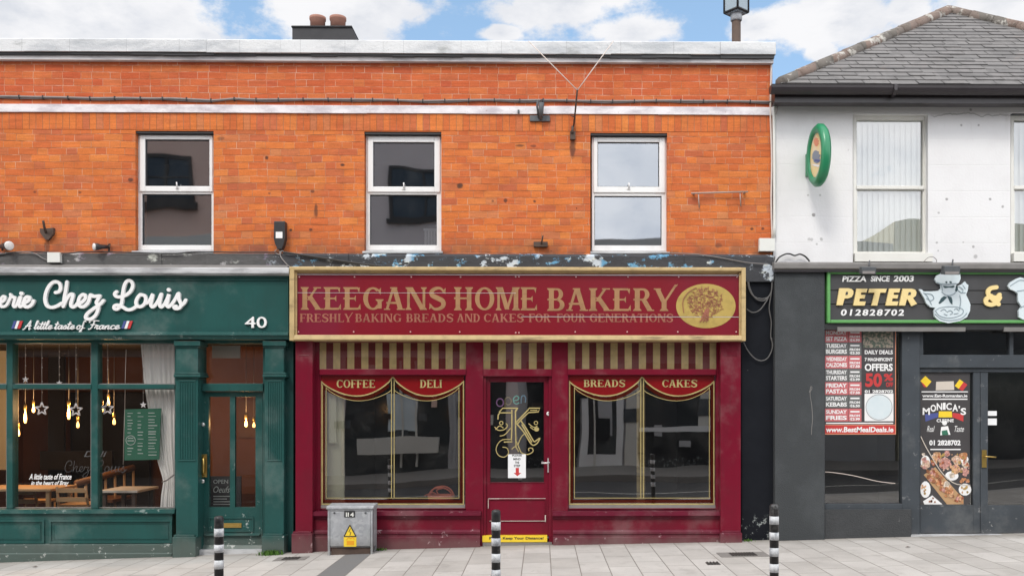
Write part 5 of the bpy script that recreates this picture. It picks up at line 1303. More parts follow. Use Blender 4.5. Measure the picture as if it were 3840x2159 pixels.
# ------------------------------------------------------------------ bakery sign
sg = thing('bakery_sign', 'long maroon sign board in an old gold frame with faded gold lettering', 'sign', (PX(1940, -.2), -.2, PZ(1277, 1940, -.22)))
yB = -.17; yR = -.23; m = MB(); m.pbox(1092, 1006, 2790, 1272, yB, -.02); m.build('board', MT['sign_red'], sg)
m = MB(); x0, x1, z0, z1 = PX(1085, yR), PX(2797, yR), PZ(1277, 1940, yR), PZ(1001, 1940, yR)
m.box(x0, x0 + .055, yR, -.02, z0, z1); m.box(x1 - .05, x1, yR, -.02, z0, z1)
m.prismx([(yR, z1 - .045), (yR - .01, z1 - .035), (yR - .01, z1 - .008), (yR, z1), (-.02, z1), (-.02, z1 - .07), (yB - .004, z1 - .066), (yB - .004, z1 - .045)], x0 + .055, x1 - .05)
m.prismx([(yR - .012, z0 + .012), (yR, z0), (-.02, z0), (-.02, z0 + .05), (yR + .02, z0 + .066), (yR - .004, z0 + .060)], x0 + .055, x1 - .05)
m.box(x0 + .055, x0 + .075, yR + .03, -.02, z0 + .06, z1 - .05); m.box(x1 - .068, x1 - .05, yR + .03, -.02, z0 + .06, z1 - .05)
m.build('frame', MT['gold_frame'], sg, bevel=.004)
m = MB(); m.pbox(1113, 1029, 2772, 1032, yB - .006, yB); m.build('top_trim', MT['silver'], sg)
m = MB(); m.pbox(1113, 1097.2, 1934, 1098.7, yB - .003, yB)
m.build('seam', MT['silver'], sg); m = MB(); m.pbox(1955, 1186.5, 2772, 1188.6, yB - .0045, yB); m.build('seam', MT['silver'], sg)
for s, a, b, c, e in (('KEEGANS', 1125, 1077, 1677, 1161), ('HOME', 1700, 1077, 2019, 1163), ('BAKERY', 2049, 1081, 2535, 1165)):
    m = MB(); serif(m, s, (a, b, c, e), yB - .0015, .0014); m.build('lettering', MT['gold_letter'], sg)
for s, a, c in (('FRESHLY', 1123, 1322), ('BAKING', 1331, 1506), ('BREADS', 1522, 1702), ('AND', 1713, 1802), ('CAKES', 1813, 1966), ('FOR', 1982, 2065), ('FOUR', 2087, 2196), ('GENERATIONS', 2210, 2526)):
    m = MB(); serif(m, s, (a, 1176, c, 1207), yB - .0015, .0014); m.build('lettering', MT['gold_small'], sg)
em = MB(); c = P(2647, 1147, yB - .002); em.disc(c.x, c.z, .345, .256, yB - .003, yB, 48); emo = em.build('emblem', MT['gold_oval'], sg)
em = MB(); r3 = random.Random(5)
for i in range(300):
    a = r3.uniform(0, 2 * math.pi); q = math.sqrt(r3.random()); ex, ez = c.x - .01 + .20 * q * math.cos(a), c.z + .03 + .17 * q * math.sin(a)
    ln = r3.uniform(.02, .055); d_ = r3.choice([0.1, 1.4, 2.2, .8, 2.8]); em.ribbon([(ex, ez), (ex + ln * .5 * math.cos(d_) + .006, ez + ln * .5 * math.sin(d_)), (ex + ln * math.cos(d_), ez + ln * math.sin(d_))], .0038, yB - .0045 - .000015 * i, yB - .0031, 0, False)
for i in range(9):
    em.ribbon([(c.x - .02 + .012 * i - .05, c.z - .19 + .01 * (i % 3)), (c.x + .0 + .004 * i, c.z - .03)], .006, yB - .010 - .00008 * i, yB - .0031, 0, False)
em.ribbon(crom([(c.x - .255, c.z - .08), (c.x - .265, c.z + .06), (c.x - .2, c.z + .16), (c.x - .11, c.z + .21)], 5), .007, yB - .0112, yB - .0031, 0, False)
em.build('tree_drawing', MT['gold_small'], emo)
m = MB(); yq = yB - .007
for px in (1122, 1329, 1542, 1727, 2160, 2355, 2545, 2764): m.lathe([(.009, .007), (.0095, .001), (.004, -.001)], P(px, 1038, yq), 10, 'y'); m.lathe([(.009, .007), (.0095, .001), (.004, -.001)], P(px - 3, 1244, yq), 10, 'y')
for px in (1934, 1946): m.lathe([(.009, .007), (.0095, .001), (.004, -.001)], P(px, 1037, yq), 10, 'y'); m.lathe([(.009, .007), (.0095, .001), (.004, -.001)], P(px, 1247, yq), 10, 'y')
m.build('screws', MT['screw'], sg)

# black strip of wall between the shops
bw = MB(); bw.box(PX(2779), PX(2900), -.02, .3, zg(PX(2840)) - .1, PZ(1003, 2840)); tag(bw.build('wall_strip', MT['blackwall']), 'narrow black painted wall between the maroon and the dark grey shopfronts', 'wall')
# ------------------------------------------------------------------ dark grey takeaway shopfront
ps = thing('grey_shopfront', 'dark grey takeaway shopfront with rendered pier, one window and a pair of doors', 'shopfront', (PX(3500), 0, zg(PX(3500))))
EX = PX(4700)
m = MB(); m.pbox(2906, 990, 3093, 2040, -.10, .30); m.build('pier', MT['render'], ps, bevel=.006)
m = MB(); m.prismx([(-.14, PZ(1012, 3400, -.14)), (-.17, PZ(1006, 3400, -.17)), (-.17, PZ(990, 3400, -.17)), (-.155, PZ(985, 3400, -.16)), (.05, PZ(980, 3400, .0)), (.05, PZ(1012, 3400))], PX(2904, -.17), EX); m.build('capping', MT['grey_trim'], ps)
m = MB(); m.prismx([(-.11, PZ(1020, 3400, -.14)), (-.145, PZ(1020, 3400, -.14)), (-.145, PZ(1008, 3400, -.14)), (-.11, PZ(1008, 3400, -.14))], PX(2904, -.15), EX); m.build('drip_edge', MT['gutter'], ps)
m = MB(); m.box(PX(3093), EX, -.02, .3, PZ(1232, 3400), PZ(1002, 3400)); m.build('fascia', MT['black'], ps)
m = MB(); m.pbox(3093, 1215, 4600, 1236, -.09, .1); m.build('shutter_box', MT['black'], ps)
m = MB(); m.box(PX(3140, -.10), PX(3620, -.10), -.105, -.06, PZ(1242, 3400, -.1), PZ(1226, 3400, -.1)); m.box(PX(3765, -.10), PX(4300, -.1), -.105, -.06, PZ(1242, 3400, -.1), PZ(1226, 3400, -.1)); m.build('light_batten', MT['grey_trim'], ps)
fr = MB(); Q = lambda *a: fr.pbox(*a)
Q(3383, 1236, 3449, 2012, -.01, .12); Q(3093, 1888, 3383, 1910, -.02, .12); Q(3449, 1330, 4400, 1378, -.01, .12); Q(3449, 1378, 4400, 1394, .02, .12)
fr.build('frame', MT['anthracite'], ps, bevel=.003)
m = MB(); m.box(PX(3093, -.05), PX(3418, -.05), -.05, .2, zg(PX(3200)) - .1, PZ(1909, 3250, -.05)); m.build('stall_riser', MT['render_low'], ps)
def pane(a, b, c, d, y, parent, px):
    p = MB(); p.add([(PX(a, y), y, PZ(d, px, y)), (PX(b, y), y, PZ(d, px, y)), (PX(b, y), y, PZ(c, px, y)), (PX(a, y), y, PZ(c, px, y))], [(0, 1, 2, 3)]); return p.build('pane', MT['glass_dark'], parent)
wn_ = MB(); wn_.frame(PX(3090, .02), PX(3385, .02), PZ(1890, 3240, .02), PZ(1234, 3240, .02), .012, .02, .07); win = wn_.build('window', MT['gasket'], ps); pane(3092, 3384, 1236, 1889, .04, win, 3240)
tr = MB(); tr.pbox(3449, 1240, 3462, 1332, .02, .1); tr.build('transom_post', MT['anthracite'], ps); tr = MB(); tr.pbox(3786, 1240, 3800, 1332, .02, .1); tro = tr.build('transom', MT['anthracite'], ps); pane(3449, 4400, 1236, 1332, .06, tro, 3640)
yd = .03
def door(a, ga, gb, b, lab):
    d = MB(); d.pbox(a, 1392, ga, 1998, yd, yd + .06); d.pbox(gb, 1392, b, 1998, yd, yd + .06); d.pbox(ga, 1378, gb, 1396, yd, yd + .06); d.pbox(ga, 1893, gb, 1998, yd, yd + .06)
    o = d.build('door', MT['anthracite'], ps, bevel=.003); o['label'] = lab; pane(ga - 2, gb + 2, 1394, 1895, yd + .03, o, 3640); return o
d1 = door(3449, 3452, 3650, 3675, 'door with the dark food poster'); d2 = door(3677, 3705, 3930, 3975, 'door with the brass lever handle')
h = MB(); h.pbox(3683, 1686, 3700, 1752, yd - .012, yd); h.tube([P(3692, 1710, yd), P(3692, 1710, -.03), P(3700, 1711, -.04), P(3735, 1713, -.04)], .009); h.build('handle', MT['brass'], d2)
m = MB(); m.box(PX(3417, -.06), EX, -.06, .25, zg(PX(3600)) - .2, PZ(2004, 3600, -.06)); m.build('threshold', MT['lead'], ps)
for a, b, lab in ((1540, 1558, 'upper white sticker above another one on the right glass door'), (1568, 1593, 'lower white sticker under another one on the right glass door')):
    m = MB(); m.pbox(3702, a, 3738, b, .052, .0535); tag(m.build('sticker', MT['paper']), lab, 'sticker')
inn = MB(); ax, bx = PX(3093), EX; zf3, zc3 = PZ(2004, 3500), PZ(1236, 3500)
inn.box(ax, bx, 3.5, 3.6, zf3, zc3, 0); inn.box(ax - .06, ax, .3, 3.5, zf3, zc3, 0); inn.box(bx - .06, bx, .14, 3.5, zf3, zc3, 0); inn.box(ax, bx, .31, 3.5, zc3, zc3 + .05, 0); inn.box(ax, bx, .13, 3.5, zf3 - .05, zf3, 1); inn.box(PX(3400), PX(3440), .14, .9, zf3, zc3, 0)
inn.build('interior', [MT['room_dark'], MT['room_floor']], ps)

# sign
sg2 = thing('pizza_sign', 'dark boarded sign in a bright green moulding with cream gold letters and chef cut-outs', 'sign', (PX(3500, -.1), -.1, PZ(1215, 3500, -.12)))
yB = -.085; m = MB(); zs = [PZ(q, 3480, yB) for q in (1016, 1089, 1140, 1214)]
for a, b in zip(zs, zs[1:]): m.prismx([(yB, b + .0), (yB - .008, b + .006), (yB, a - .004), (-.0, a - .004), (-.0, b)], PX(3108, yB), EX)
m.build('board', MT['pizza_board'], sg2)
m = MB(); x0, z0, z1 = PX(3103, -.12), PZ(1211, 3480, -.12), PZ(1015, 3480, -.12)
for (u0, u1, v0, v1) in ((x0, x0 + .037, z0, z1), (x0 + .037, EX, z1 - .037, z1), (x0 + .037, EX, z0, z0 + .037)): m.box(u0, u1, -.12, -.02, v0, v1)
m.build('frame', MT['lime'], sg2, bevel=.009)
def z2(a, b): return (3080 + a * .295, 1000 + b * .295)
def tbox(a, b, c, d): return (*z2(a, b), *z2(c, d))
yl = yB - .012
for s, bx_, mt, sh, bo in (('PIZZA', tbox(266, 118, 572, 190), 'white', .12, .03), ('SINCE', tbox(628, 116, 872, 188), 'white', .12, .03), ('2003', tbox(915, 112, 1178, 190), 'white', .12, .03), ('012828702', tbox(250, 540, 1050, 622), 'white', .14, .03)):
    m = MB(); text_into(m, s, bx_, yl, .006, sh, bo, 1.25 if len(s) > 5 else 1.0); m.build('lettering', MT[mt], sg2)
# fat slanted name letters
def zp(a, b, y): p = P(*z2(a, b), y); return (p.x, p.z)
LT = [[[(232, 272), (345, 272), (385, 282), (408, 305), (408, 345), (385, 385), (340, 402), (296, 402), (272, 488), (195, 488)], [(316, 318), (340, 320), (336, 355), (305, 358)]],
      [[(450, 278), (588, 278), (576, 326), (508, 326), (502, 356), (562, 356), (550, 402), (490, 402), (482, 440), (566, 440), (552, 492), (408, 492)], None],
      [[(612, 278), (832, 278), (818, 328), (750, 328), (712, 492), (640, 492), (680, 328), (600, 328)], None],
      [[(866, 276), (1004, 276), (992, 326), (924, 326), (918, 356), (980, 356), (968, 402), (906, 402), (898, 440), (980, 440), (966, 492), (818, 492)], None],
      [[(1036, 278), (1150, 278), (1195, 292), (1212, 325), (1202, 370), (1165, 398), (1218, 470), (1146, 500), (1098, 412), (1088, 412), (1066, 492), (990, 492)], [(1112, 322), (1140, 324), (1136, 358), (1102, 360)]]]
for o, hole in LT:
    m = MB(); m.prism([zp(a, b, yl - .02) for a, b in o], yl - .02, yl + .004); m.build('lettering', MT['yellow_letter'], sg2)
    if hole: m = MB(); m.prism([zp(a, b, yl - .022) for a, b in hole], yl - .0225, yl - .0195); m.build('letter_hole', MT['pizza_board'], sg2)
m = MB(); amp = [(2218, 262), (2150, 275), (2112, 320), (2135, 372), (2220, 395), (2258, 358)], [(2150, 372), (2092, 410), (2090, 462), (2150, 482), (2210, 462), (2262, 395)], [(2150, 395), (2200, 440), (2245, 478)]
for i, q in enumerate(amp): pts = [zp(a, b, yl) for a, b in crom(q, 5)]; m.ribbon(pts, .095 / 1.9, yl - .018 - .0004 * i, yl + .004)
m.build('ampersand', MT['yellow_letter'], sg2)
chef = [(1240, 285), (1278, 288), (1300, 312), (1400, 312), (1490, 304), (1525, 275), (1520, 222), (1470, 205), (1445, 160), (1465, 112), (1508, 92), (1530, 42), (1600, 20), (1720, 30), (1762, 72), (1772, 150), (1750, 202), (1718, 222), (1702, 285), (1722, 308), (1738, 240), (1790, 222), (1828, 185), (1845, 215), (1870, 232), (1862, 300), (1840, 352), (1872, 420), (1896, 480), (1890, 560), (1852, 640), (1760, 690), (1620, 716), (1500, 690), (1440, 632), (1430, 560), (1450, 520), (1390, 512), (1340, 470), (1310, 400), (1272, 335)]
yc_ = yl - .03
m = MB(); m.prism([zp(a, b, yc_) for a, b in chef], yc_, yl + .002); co = m.build('chef_cutout', MT['chef'], sg2); co['label'] = 'whole chef cut-out with moustache and neckerchief holding a pizza'
m = MB(); yz = yc_ - .003
def poly(mb, pts, k=None): mb.prism([zp(a, b, yz) for a, b in pts], yz, yc_ - .0002, k)
poly(m, [(1574, 190), (1594, 184), (1606, 200), (1590, 212)]); poly(m, [(1628, 184), (1654, 186), (1662, 206), (1636, 208)])
poly(m, [(1548, 238), (1585, 246), (1625, 248), (1685, 238), (1700, 252), (1672, 268), (1625, 262), (1580, 270), (1556, 262)])
poly(m, [(1490, 462), (1522, 400), (1560, 372), (1600, 385), (1560, 430), (1508, 470)]); poly(m, [(1602, 372), (1655, 384), (1668, 430), (1666, 482), (1636, 452)])
poly(m, [(1700, 300), (1716, 262), (1734, 250), (1738, 290), (1716, 318)])
m.build('dark_features', MT['chef_dark'], co)
m = MB(); L = [[(1532, 318), (1570, 352), (1625, 366), (1690, 344), (1704, 322)], [(1560, 222), (1610, 228), (1670, 218)], [(1530, 226), (1540, 300)], [(1475, 200), (1520, 215), (1600, 222), (1720, 214)], [(1320, 340), (1400, 352), (1430, 400), (1390, 430), (1340, 400)], [(1300, 330), (1350, 380), (1400, 480)], [(1740, 300), (1780, 330), (1830, 330)], [(1760, 360), (1772, 440), (1756, 540)],
     [(1450, 560), (1500, 525), (1600, 508), (1720, 510), (1800, 545), (1790, 600), (1700, 640), (1600, 650), (1500, 620), (1450, 560)], [(1445, 600), (1520, 660), (1640, 682), (1780, 655), (1850, 590)], [(1520, 560), (1560, 540), (1590, 565)], [(1600, 575), (1640, 555), (1670, 585), (1640, 605)], [(1690, 545), (1720, 530), (1750, 560)], [(1560, 600), (1600, 615)], [(1690, 600), (1740, 590)], [(1750, 250), (1800, 290), (1790, 330)], [(1800, 235), (1830, 280)]]
trace(m, L, 3080, 1000, .295, .0085, yz, .002); m.build('line_drawing', MT['chef_line'], co)
m = MB(); m.prism([zp(a, b, yc_) for a, b in [(2375, 245), (2400, 200), (2480, 152), (2530, 134), (2590, 150), (2640, 140), (2700, 180), (2705, 240), (2660, 280), (2655, 430), (2700, 520), (2720, 620), (2660, 690), (2560, 668), (2515, 640), (2510, 560), (2545, 505), (2505, 440), (2500, 340), (2470, 312), (2400, 285)]], yc_, yl + .002)
c2 = m.build('chef_cutout', MT['chef'], sg2); c2['label'] = 'chef cut-out cut off by the right edge of the view'
m = MB(); trace(m, [[(2400, 245), (2470, 200), (2530, 170), (2600, 180)], [(2490, 310), (2560, 300), (2650, 290)], [(2530, 520), (2580, 500), (2640, 520)]], 3080, 1000, .295, .0085, yz, .002); m.build('line_drawing', MT['chef_line'], c2)

# offers poster
po = thing('offers_poster', 'dark offers poster with red price boxes in the takeaway window', 'poster', (PX(3225, .03), .03, PZ(1627, 3225, .03)))
def q6(a, b): return (3070 + a * .297, 1220 + b * .297)
def b6(a, b, c, d): return (*q6(a, b), *q6(c, d))
yp = .028; m = MB(); m.pbox(*b6(66, 42, 972, 1368), yp, yp + .003, ); pob = m.build('sheet', MT['poster_dark'], po)
def layer(name, mat, boxes, dy): 
    m = MB()
    for bx_ in boxes: m.pbox(*b6(*bx_), yp - dy, yp - dy + .0009)
    return m.build(name, MT[mat], po)
rows = [('MONDAY', 'SET PIZZA', 60), ('TUESDAY', 'BURGERS', 222), ('WEDNESDAY', 'CALZONES', 390), ('THURSDAY', 'STARTERS', 556), ('FRIDAY', 'PASTAS', 722), ('SATURDAY', 'KEBABS', 888), ('SUNDAY', 'FRIES', 1056)]
for i, r_ in enumerate(rows):
    for a_, b_ in ((76, 372), (378, 540)): layer('panel', 'red_pale' if i % 2 == 0 else 'poster_grey', [(a_, r_[2] - 8, b_, r_[2] + 152)], .0010)
def ptext(parent, s_, bx_, mat_='white', sh=0.0, bo=.035):
    m = MB(); text_into(m, s_, bx_, yp - .0022, .0009, shear=sh, bold=bo); return m.build('lettering', MT[mat_], parent)
for i, (a, b, y) in enumerate(rows):
    ptext(po, a, b6(92, y + 8, 356, y + 58)); ptext(po, b, b6(92, y + 80, 356, y + 134)); ptext(po, 'FROM', b6(392, y + 66, 520, y + 96), bo=.04)
    ptext(po, '€' + ('4.99', '5.50', '7.50', '3.99', '7.50', '6.50', '3.99')[i], b6(392, y + 106, 520, y + 142), bo=.04)
    layer('small_print', 'white', [(400, y + 20, 516, y + 40)], .0022)
for s_, bx_ in (('DAILY DEALS', (582, 310, 936, 362)), ('7 MAGNIFICENT', (582, 406, 936, 450)), ('OFFERS', (582, 480, 936, 574)), ('01 2828702', (582, 812, 940, 852))): ptext(po, s_, b6(*bx_))
layer('red_footer', 'red_ink', [(70, 1258, 966, 1362)], .0010); layer('border', 'salmon', [(60, 42, 70, 1362)], .0012); layer('border', 'salmon', [(966, 42, 976, 1362)], .0012); layer('border', 'salmon', [(60, 1362, 976, 1374)], .0012); layer('border', 'salmon', [(70, 1250, 966, 1258)], .0012)
ptext(po, 'www.BestMealDeals.ie', b6(92, 1278, 944, 1346), sh=.1, bo=.03); layer('small_print', 'white', [(92, 1224, 940, 1240)], .0022)
ptext(po, '50', b6(588, 600, 800, 776), 'red_ink', 0, .04); ptext(po, '%', b6(822, 606, 940, 700), 'red_ink'); ptext(po, 'OFF', b6(850, 716, 940, 774), 'red_ink')
layer('white_panel', 'white', [(580, 858, 944, 1206)], .0010); layer('food_print', 'pizza_photo', [(560, 60, 940, 280)], .0010)
m = MB(); c = P(*q6(762, 1030), yp); m.tube([(c.x + .155 * math.cos(R(t)), yp - .002, c.z + .15 * math.sin(R(t))) for t in range(0, 360, 12)], .0035, 5, True); m.build('ring', MT['chef_line'], po)
m = MB(); m.disc(c.x, c.z, .145, .14, yp - .0022, yp - .0013, 32); m.build('ring_fill', MT['chef'], po)

# food poster on the door
fp = thing('food_poster', 'tall dark poster with plates of food on the left glass door', 'poster', (PX(3540, .05), .05, PZ(1888, 3540, .05)))
def q7(a, b): return (3430 + a * .3662, 1380 + b * .3662)
def b7(a, b, c, d): return (*q7(a, b), *q7(c, d))
yp = .050; m = MB(); m.pbox(*b7(56, 42, 566, 1392), yp, yp + .003); m.build('sheet', MT['poster_dark'], fp)
def quad7(pts, mat, dy, name):
    m = MB(); pp = [P(*q7(a, b), yp) for a, b in pts]; m.prism([(v.x, v.z) for v in pp], yp - dy, yp - dy + .0008); return m.build(name, MT[mat], fp)
quad7([(58, 130), (110, 78), (140, 108), (92, 160)], 'yellow', .001, 'flag'); quad7([(92, 160), (140, 108), (172, 136), (122, 194)], 'yellow', .001, 'flag'); quad7([(62, 136), (92, 160), (122, 194), (96, 192)], 'red_ink', .0018, 'flag_edge')
quad7([(410, 180), (460, 112), (500, 140), (450, 210)], 'yellow', .001, 'flag'); quad7([(450, 210), (500, 140), (540, 168), (490, 234)], 'red_ink', .001, 'flag_edge')
quad7([(220, 138), (400, 132), (405, 222), (216, 226)], 'wood_pale', .001, 'tan_panel')
quad7([(105, 470), (240, 455), (240, 500), (110, 545)], 'navy', .001, 'arc_panel'); quad7([(248, 440), (380, 440), (384, 502), (244, 502)], 'yellow', .0012, 'arc_panel'); quad7([(388, 455), (500, 470), (498, 545), (386, 500)], 'red_ink', .001, 'arc_panel')
def strip7(x0_, y0_, x1_, y1_): quad7([(x0_, y1_), (x1_, y1_), (x1_, y0_), (x0_, y0_)], 'white', .0022, 'small_print')
ptext(fp, 'www.Eat-Romanian.ie', b7(78, 266, 540, 296), bo=.03); strip7(70, 236, 545, 246); strip7(80, 310, 540, 322); ptext(fp, '01 2828702', b7(150, 735, 470, 790), bo=.04); strip7(160, 824, 470, 836)
ptext(fp, 'CUISINE', b7(225, 518, 400, 552), bo=.03); ptext(fp, 'Real', b7(125, 590, 205, 650), sh=.4, bo=0); ptext(fp, 'Taste', b7(410, 590, 505, 650), sh=.4, bo=0)
m = MB(); c_ = P(*q7(305, 560), yp); m.disc(c_.x, c_.z, .030, .026, yp - .0032, yp - .0023, 14); m.build('figure_hat', MT['white'], fp)
quad7([(270, 600), (340, 590), (365, 680), (260, 685)], 'white', .0032, 'figure_coat')
quad7([(275, 640), (330, 630), (345, 680), (280, 684)], 'menu', .0042, 'figure_apron')
sw = "MONICA'S"
ws_ = {'M': 70, 'I': 26, "'": 14}; tot = sum(ws_.get(c_, 54) + 6 for c_ in sw); ax0 = 82.0
for chh in sw:
    w_1 = ws_.get(chh, 54) * 452 / tot; t = (ax0 + w_1 / 2 - 82) / 452; yy = 352 + 300 * (t - .5) ** 2
    ptext(fp, chh, b7(ax0, yy, ax0 + w_1, yy + (26 if chh == "'" else 72)), bo=.03); ax0 += w_1 + 6 * 452 / tot
r4 = random.Random(11); fm_ = [MB() for _ in range(8)]; wh = MB(); n = 0
def blob7(a, b, r, k, dy, sq=1.0):
    c = P(*q7(a, b), yp); s = .3662 / 320; pts = []
    for i in range(14):
        t = 2 * math.pi * i / 14; rr = r * s * r4.uniform(.78, 1.12) if k >= 0 else r * s; pts.append((c.x + rr * math.cos(t), c.z + rr * sq * math.sin(t)))
    (fm_[k] if k >= 0 else wh).prism(pts, yp - dy, yp - dy + .0004)
def inpic(a, b): return 60 < a < 562 and 862 < b < 1388
for (a, b, r, s) in ((62, 1240, 0, 1), (380, 1100, 70, .7), (515, 1240, 66, .95), (110, 1240, 54, 1.6), (110, 960, 50, 1.4), (500, 930, 52, .8)):
    if r: blob7(a if a > 110 else 110, b, min(r, a - 56 if a > 70 else r), -1, .0012 + n * .00003, s); n += 1
quad7([(85, 1360), (180, 1300), (285, 1392), (100, 1392)], 'white', .0012, 'plate'); 
quad7([(92, 1090), (210, 1010), (500, 1340), (500, 1390), (330, 1392)], 'wood', .0014, 'board')
for (a_, b_, r_, k_) in ((225, 905, 52, 1), (330, 875, 34, 4), (310, 970, 60, 4), (430, 940, 52, 3), (500, 900, 46, 0), (420, 1030, 52, 1), (115, 985, 50, 3), (520, 985, 40, 5), (520, 1060, 36, 4), (200, 965, 34, 2)): blob7(a_, b_, r_, k_, .0013 + n * .00003); n += 1
for (ax_, bx_, cnt, r0, r1, ks) in (((170, 555), (870, 1060), 64, 8, 22, (0, 1, 2, 3, 4, 5, 6)), ((62, 120), (880, 1040), 12, 12, 26, (3, 4, 5)), ((470, 550), (1080, 1160), 9, 16, 26, (0, 4)), ((70, 130), (1190, 1290), 8, 10, 18, (6, 1)), ((480, 545), (1210, 1280), 8, 10, 20, (6, 1))):
    for i in range(cnt): blob7(r4.uniform(*ax_), min(1370, r4.uniform(*bx_)), r4.uniform(r0, r1) * .8, r4.choice(ks), .0016 + n * .00003); n += 1
for i in range(90):
    t = r4.random(); blob7(150 + 290 * t + r4.uniform(-50, 55), 1075 + 280 * t + r4.uniform(-45, 30) , r4.uniform(8, 24), r4.choice((0, 2, 7, 0, 4, 1)), .0018 + n * .00003); n += 1
blob7(325, 1190, 36, 5, .007); blob7(380, 1095, 30, 5, .007)
for i in range(6): blob7(180 + r4.uniform(-30, 30), 1345 + r4.uniform(-20, 25), 10, 7, .0072)
for k, mb in enumerate(fm_):
    if mb.v: mb.build('food_picture', MT['food%d' % k], fp)
wh.build('plates', MT['white'], fp)
m = MB(); pp = [P(*q7(a, b), yp) for a, b in crom([(62, 700), (110, 800), (180, 920), (270, 1060), (350, 1140), (430, 1185), (562, 1195)], 4)]; m.ribbon([(v.x, v.z) for v in pp], .010, yp - .008, yp - .0075); m.build('picture_edge', MT['wood_pale'], fp)

# scratch on the pier, thin pale line across the takeaway pane
m = MB(); pp = [P(a, b, -.1005) for a, b in crom([(3040, 1455), (3035, 1470), (3042, 1462), (3045, 1452), (3040, 1450), (3038, 1480), (3044, 1520), (3047, 1570), (3044, 1602), (3043, 1628)], 4)]; m.ribbon([(v.x, v.z) for v in pp], .007, -.1012, -.1002)
m.build('scratch', MT['grey_trim'], bpy.data.objects['pier'])
m = MB(); pp = [P(a, b, .036) for a, b in crom([(3094, 1768), (3130, 1771), (3200, 1782), (3290, 1803), (3356, 1811)], 5)]; m.ribbon([(v.x, v.z) for v in pp], .008, .036, .0375); m.build('glass_line', MT['cable_pale'], win)
# ------------------------------------------------------------------ street furniture
BY = -3.75; bol = []
b0 = thing('bollard', None, 'bollard', (0, BY, 0), 'striped bollards along the pavement edge'); r = 34 / 2 * (DIST + BY) / FPX
hT = .93; ups = [0, 22, 52, 82, 110, 142, 172, 202, 232, 263]       # stripe edges in photo pixels below the top
s_ = (DIST + BY) / FPX
m = MB(); m.lathe([(r * .35, hT + .012), (r * .8, hT + .008), (r, hT - .004), (r, hT - 40 * s_), (r * .985, hT - 40 * s_), (r * .985, -.05)], (0, BY, 0), 28); m.build('post', MT['bollard_black'], b0)
for a, b in ((40, 70), (100, 129), (158, 190), (218, 250)) :
    m = MB(); m.lathe([(r * .99, hT - b * s_), (r * 1.03, hT - b * s_), (r * 1.03, hT - a * s_), (r * .99, hT - a * s_)], (0, BY, 0), 28); m.build('white_band', MT['bollard_white'], b0)
b0.location.z = 0
for i, (px, py, lab) in enumerate(((821, 1933, 'black and white striped bollard before the green shopfront door'), (1860, 1909, 'black and white striped bollard before the maroon door'), (2903, 1888, 'black and white striped bollard before the dark grey pier'))):
    o = b0 if i == 0 else copy_tree(b0); p = P(px, py, BY); o.location = (p.x, BY, p.z - hT - .012); o['label'] = lab; bol.append(o)
# electricity cabinet
yb_, yf_ = -.14, -.40; gz = zg(PX(1310)) - .01
cbn = thing('utility_cabinet', 'grey galvanised utility cabinet with yellow warning sign before the maroon riser', 'cabinet', (PX(1315, -.3), -.28, gz))
X = lambda p: PX(p, yf_); Z = lambda p: PZ(p, 1310, yf_)
x0, x1, zt_ = X(1229), X(1397), Z(1900); m = MB(); m.box(x0, x1, yf_ + .02, yb_, Z(2052), zt_ - .02); m.build('body', MT['galv'], cbn, bevel=.004)
m = MB(); m.prismx([(yf_ - .015, zt_ - .02), (yf_ - .015, zt_ - .002), (yf_ + .01, zt_ + .012), (yb_, zt_ + .02), (yb_, zt_ - .02)], x0 - .012, x1 + .012); m.build('lid', MT['galv'], cbn)
m = MB(); m.box(x0, x0 + .022, yf_, yf_ + .05, gz - .03, zt_ - .02); m.box(x1 - .022, x1, yf_, yf_ + .05, gz - .03, zt_ - .02); m.box(x0 + .022, x1 - .022, yf_, yf_ + .04, zt_ - .045, zt_ - .02); m.box(x1 - .022, x1, yb_ - .05, yb_, gz - .03, Z(2052)); m.build('frame', MT['galv'], cbn)
m = MB(); m.box(x0 + .026, x1 - .026, yf_ + .002, yf_ + .018, Z(2046), zt_ - .05); dr = m.build('door', MT['galv'], cbn, bevel=.003)
for px in (1254, 1371): m = MB(); m.lathe([(.011, 0), (.012, -.006), (.006, -.008)], P(px, 1921, yf_), 12, 'y'); m.build('bolt', MT['iron'], dr)
m = MB(); m.box(x0 + .03, x1 - .03, yf_ + .03, yf_ + .05, gz, Z(2054)); m.build('base_plate', MT['rust'], cbn)
m = MB(); m.pbox(1291, 1914, 1331, 1938, yf_ - .004, yf_ + .002); npl = m.build('number_plate', MT['black'], dr)
m = MB(); text_into(m, '1', (1297, 1920, 1301, 1936), yf_ - .006, .002, bold=.03); text_into(m, '1', (1304, 1920, 1308, 1936), yf_ - .006, .002, bold=.03); text_into(m, '4', (1313, 1920, 1327, 1936), yf_ - .006, .002, bold=.03); m.build('lettering', MT['offwhite'], npl)
ws = MB(); yw = yf_ - .003; tp = lambda pts, y: [(P(a, b, y).x, P(a, b, y).z) for a, b in pts]
ws.prism(tp([(1289, 2009), (1312, 1965), (1336, 2009), (1336, 2048), (1289, 2048)], yw), yw, yf_ + .002); wso = ws.build('warning_sign', MT['yellow'], dr)
m = MB(); T_ = [(1290, 2010), (1312, 1967), (1335, 2010)]
for a, b in zip(T_, T_[1:] + T_[:1]): m.ribbon(tp([a, b], yw - .001), .012, yw - .001, yw - .0002, None, False)
m.ribbon(tp([(1314, 1980), (1308, 1992), (1316, 1994), (1312, 2006)], yw - .0014), .007, yw - .0014, yw - .0002, None, False); m.build('triangle', MT['black'], wso)
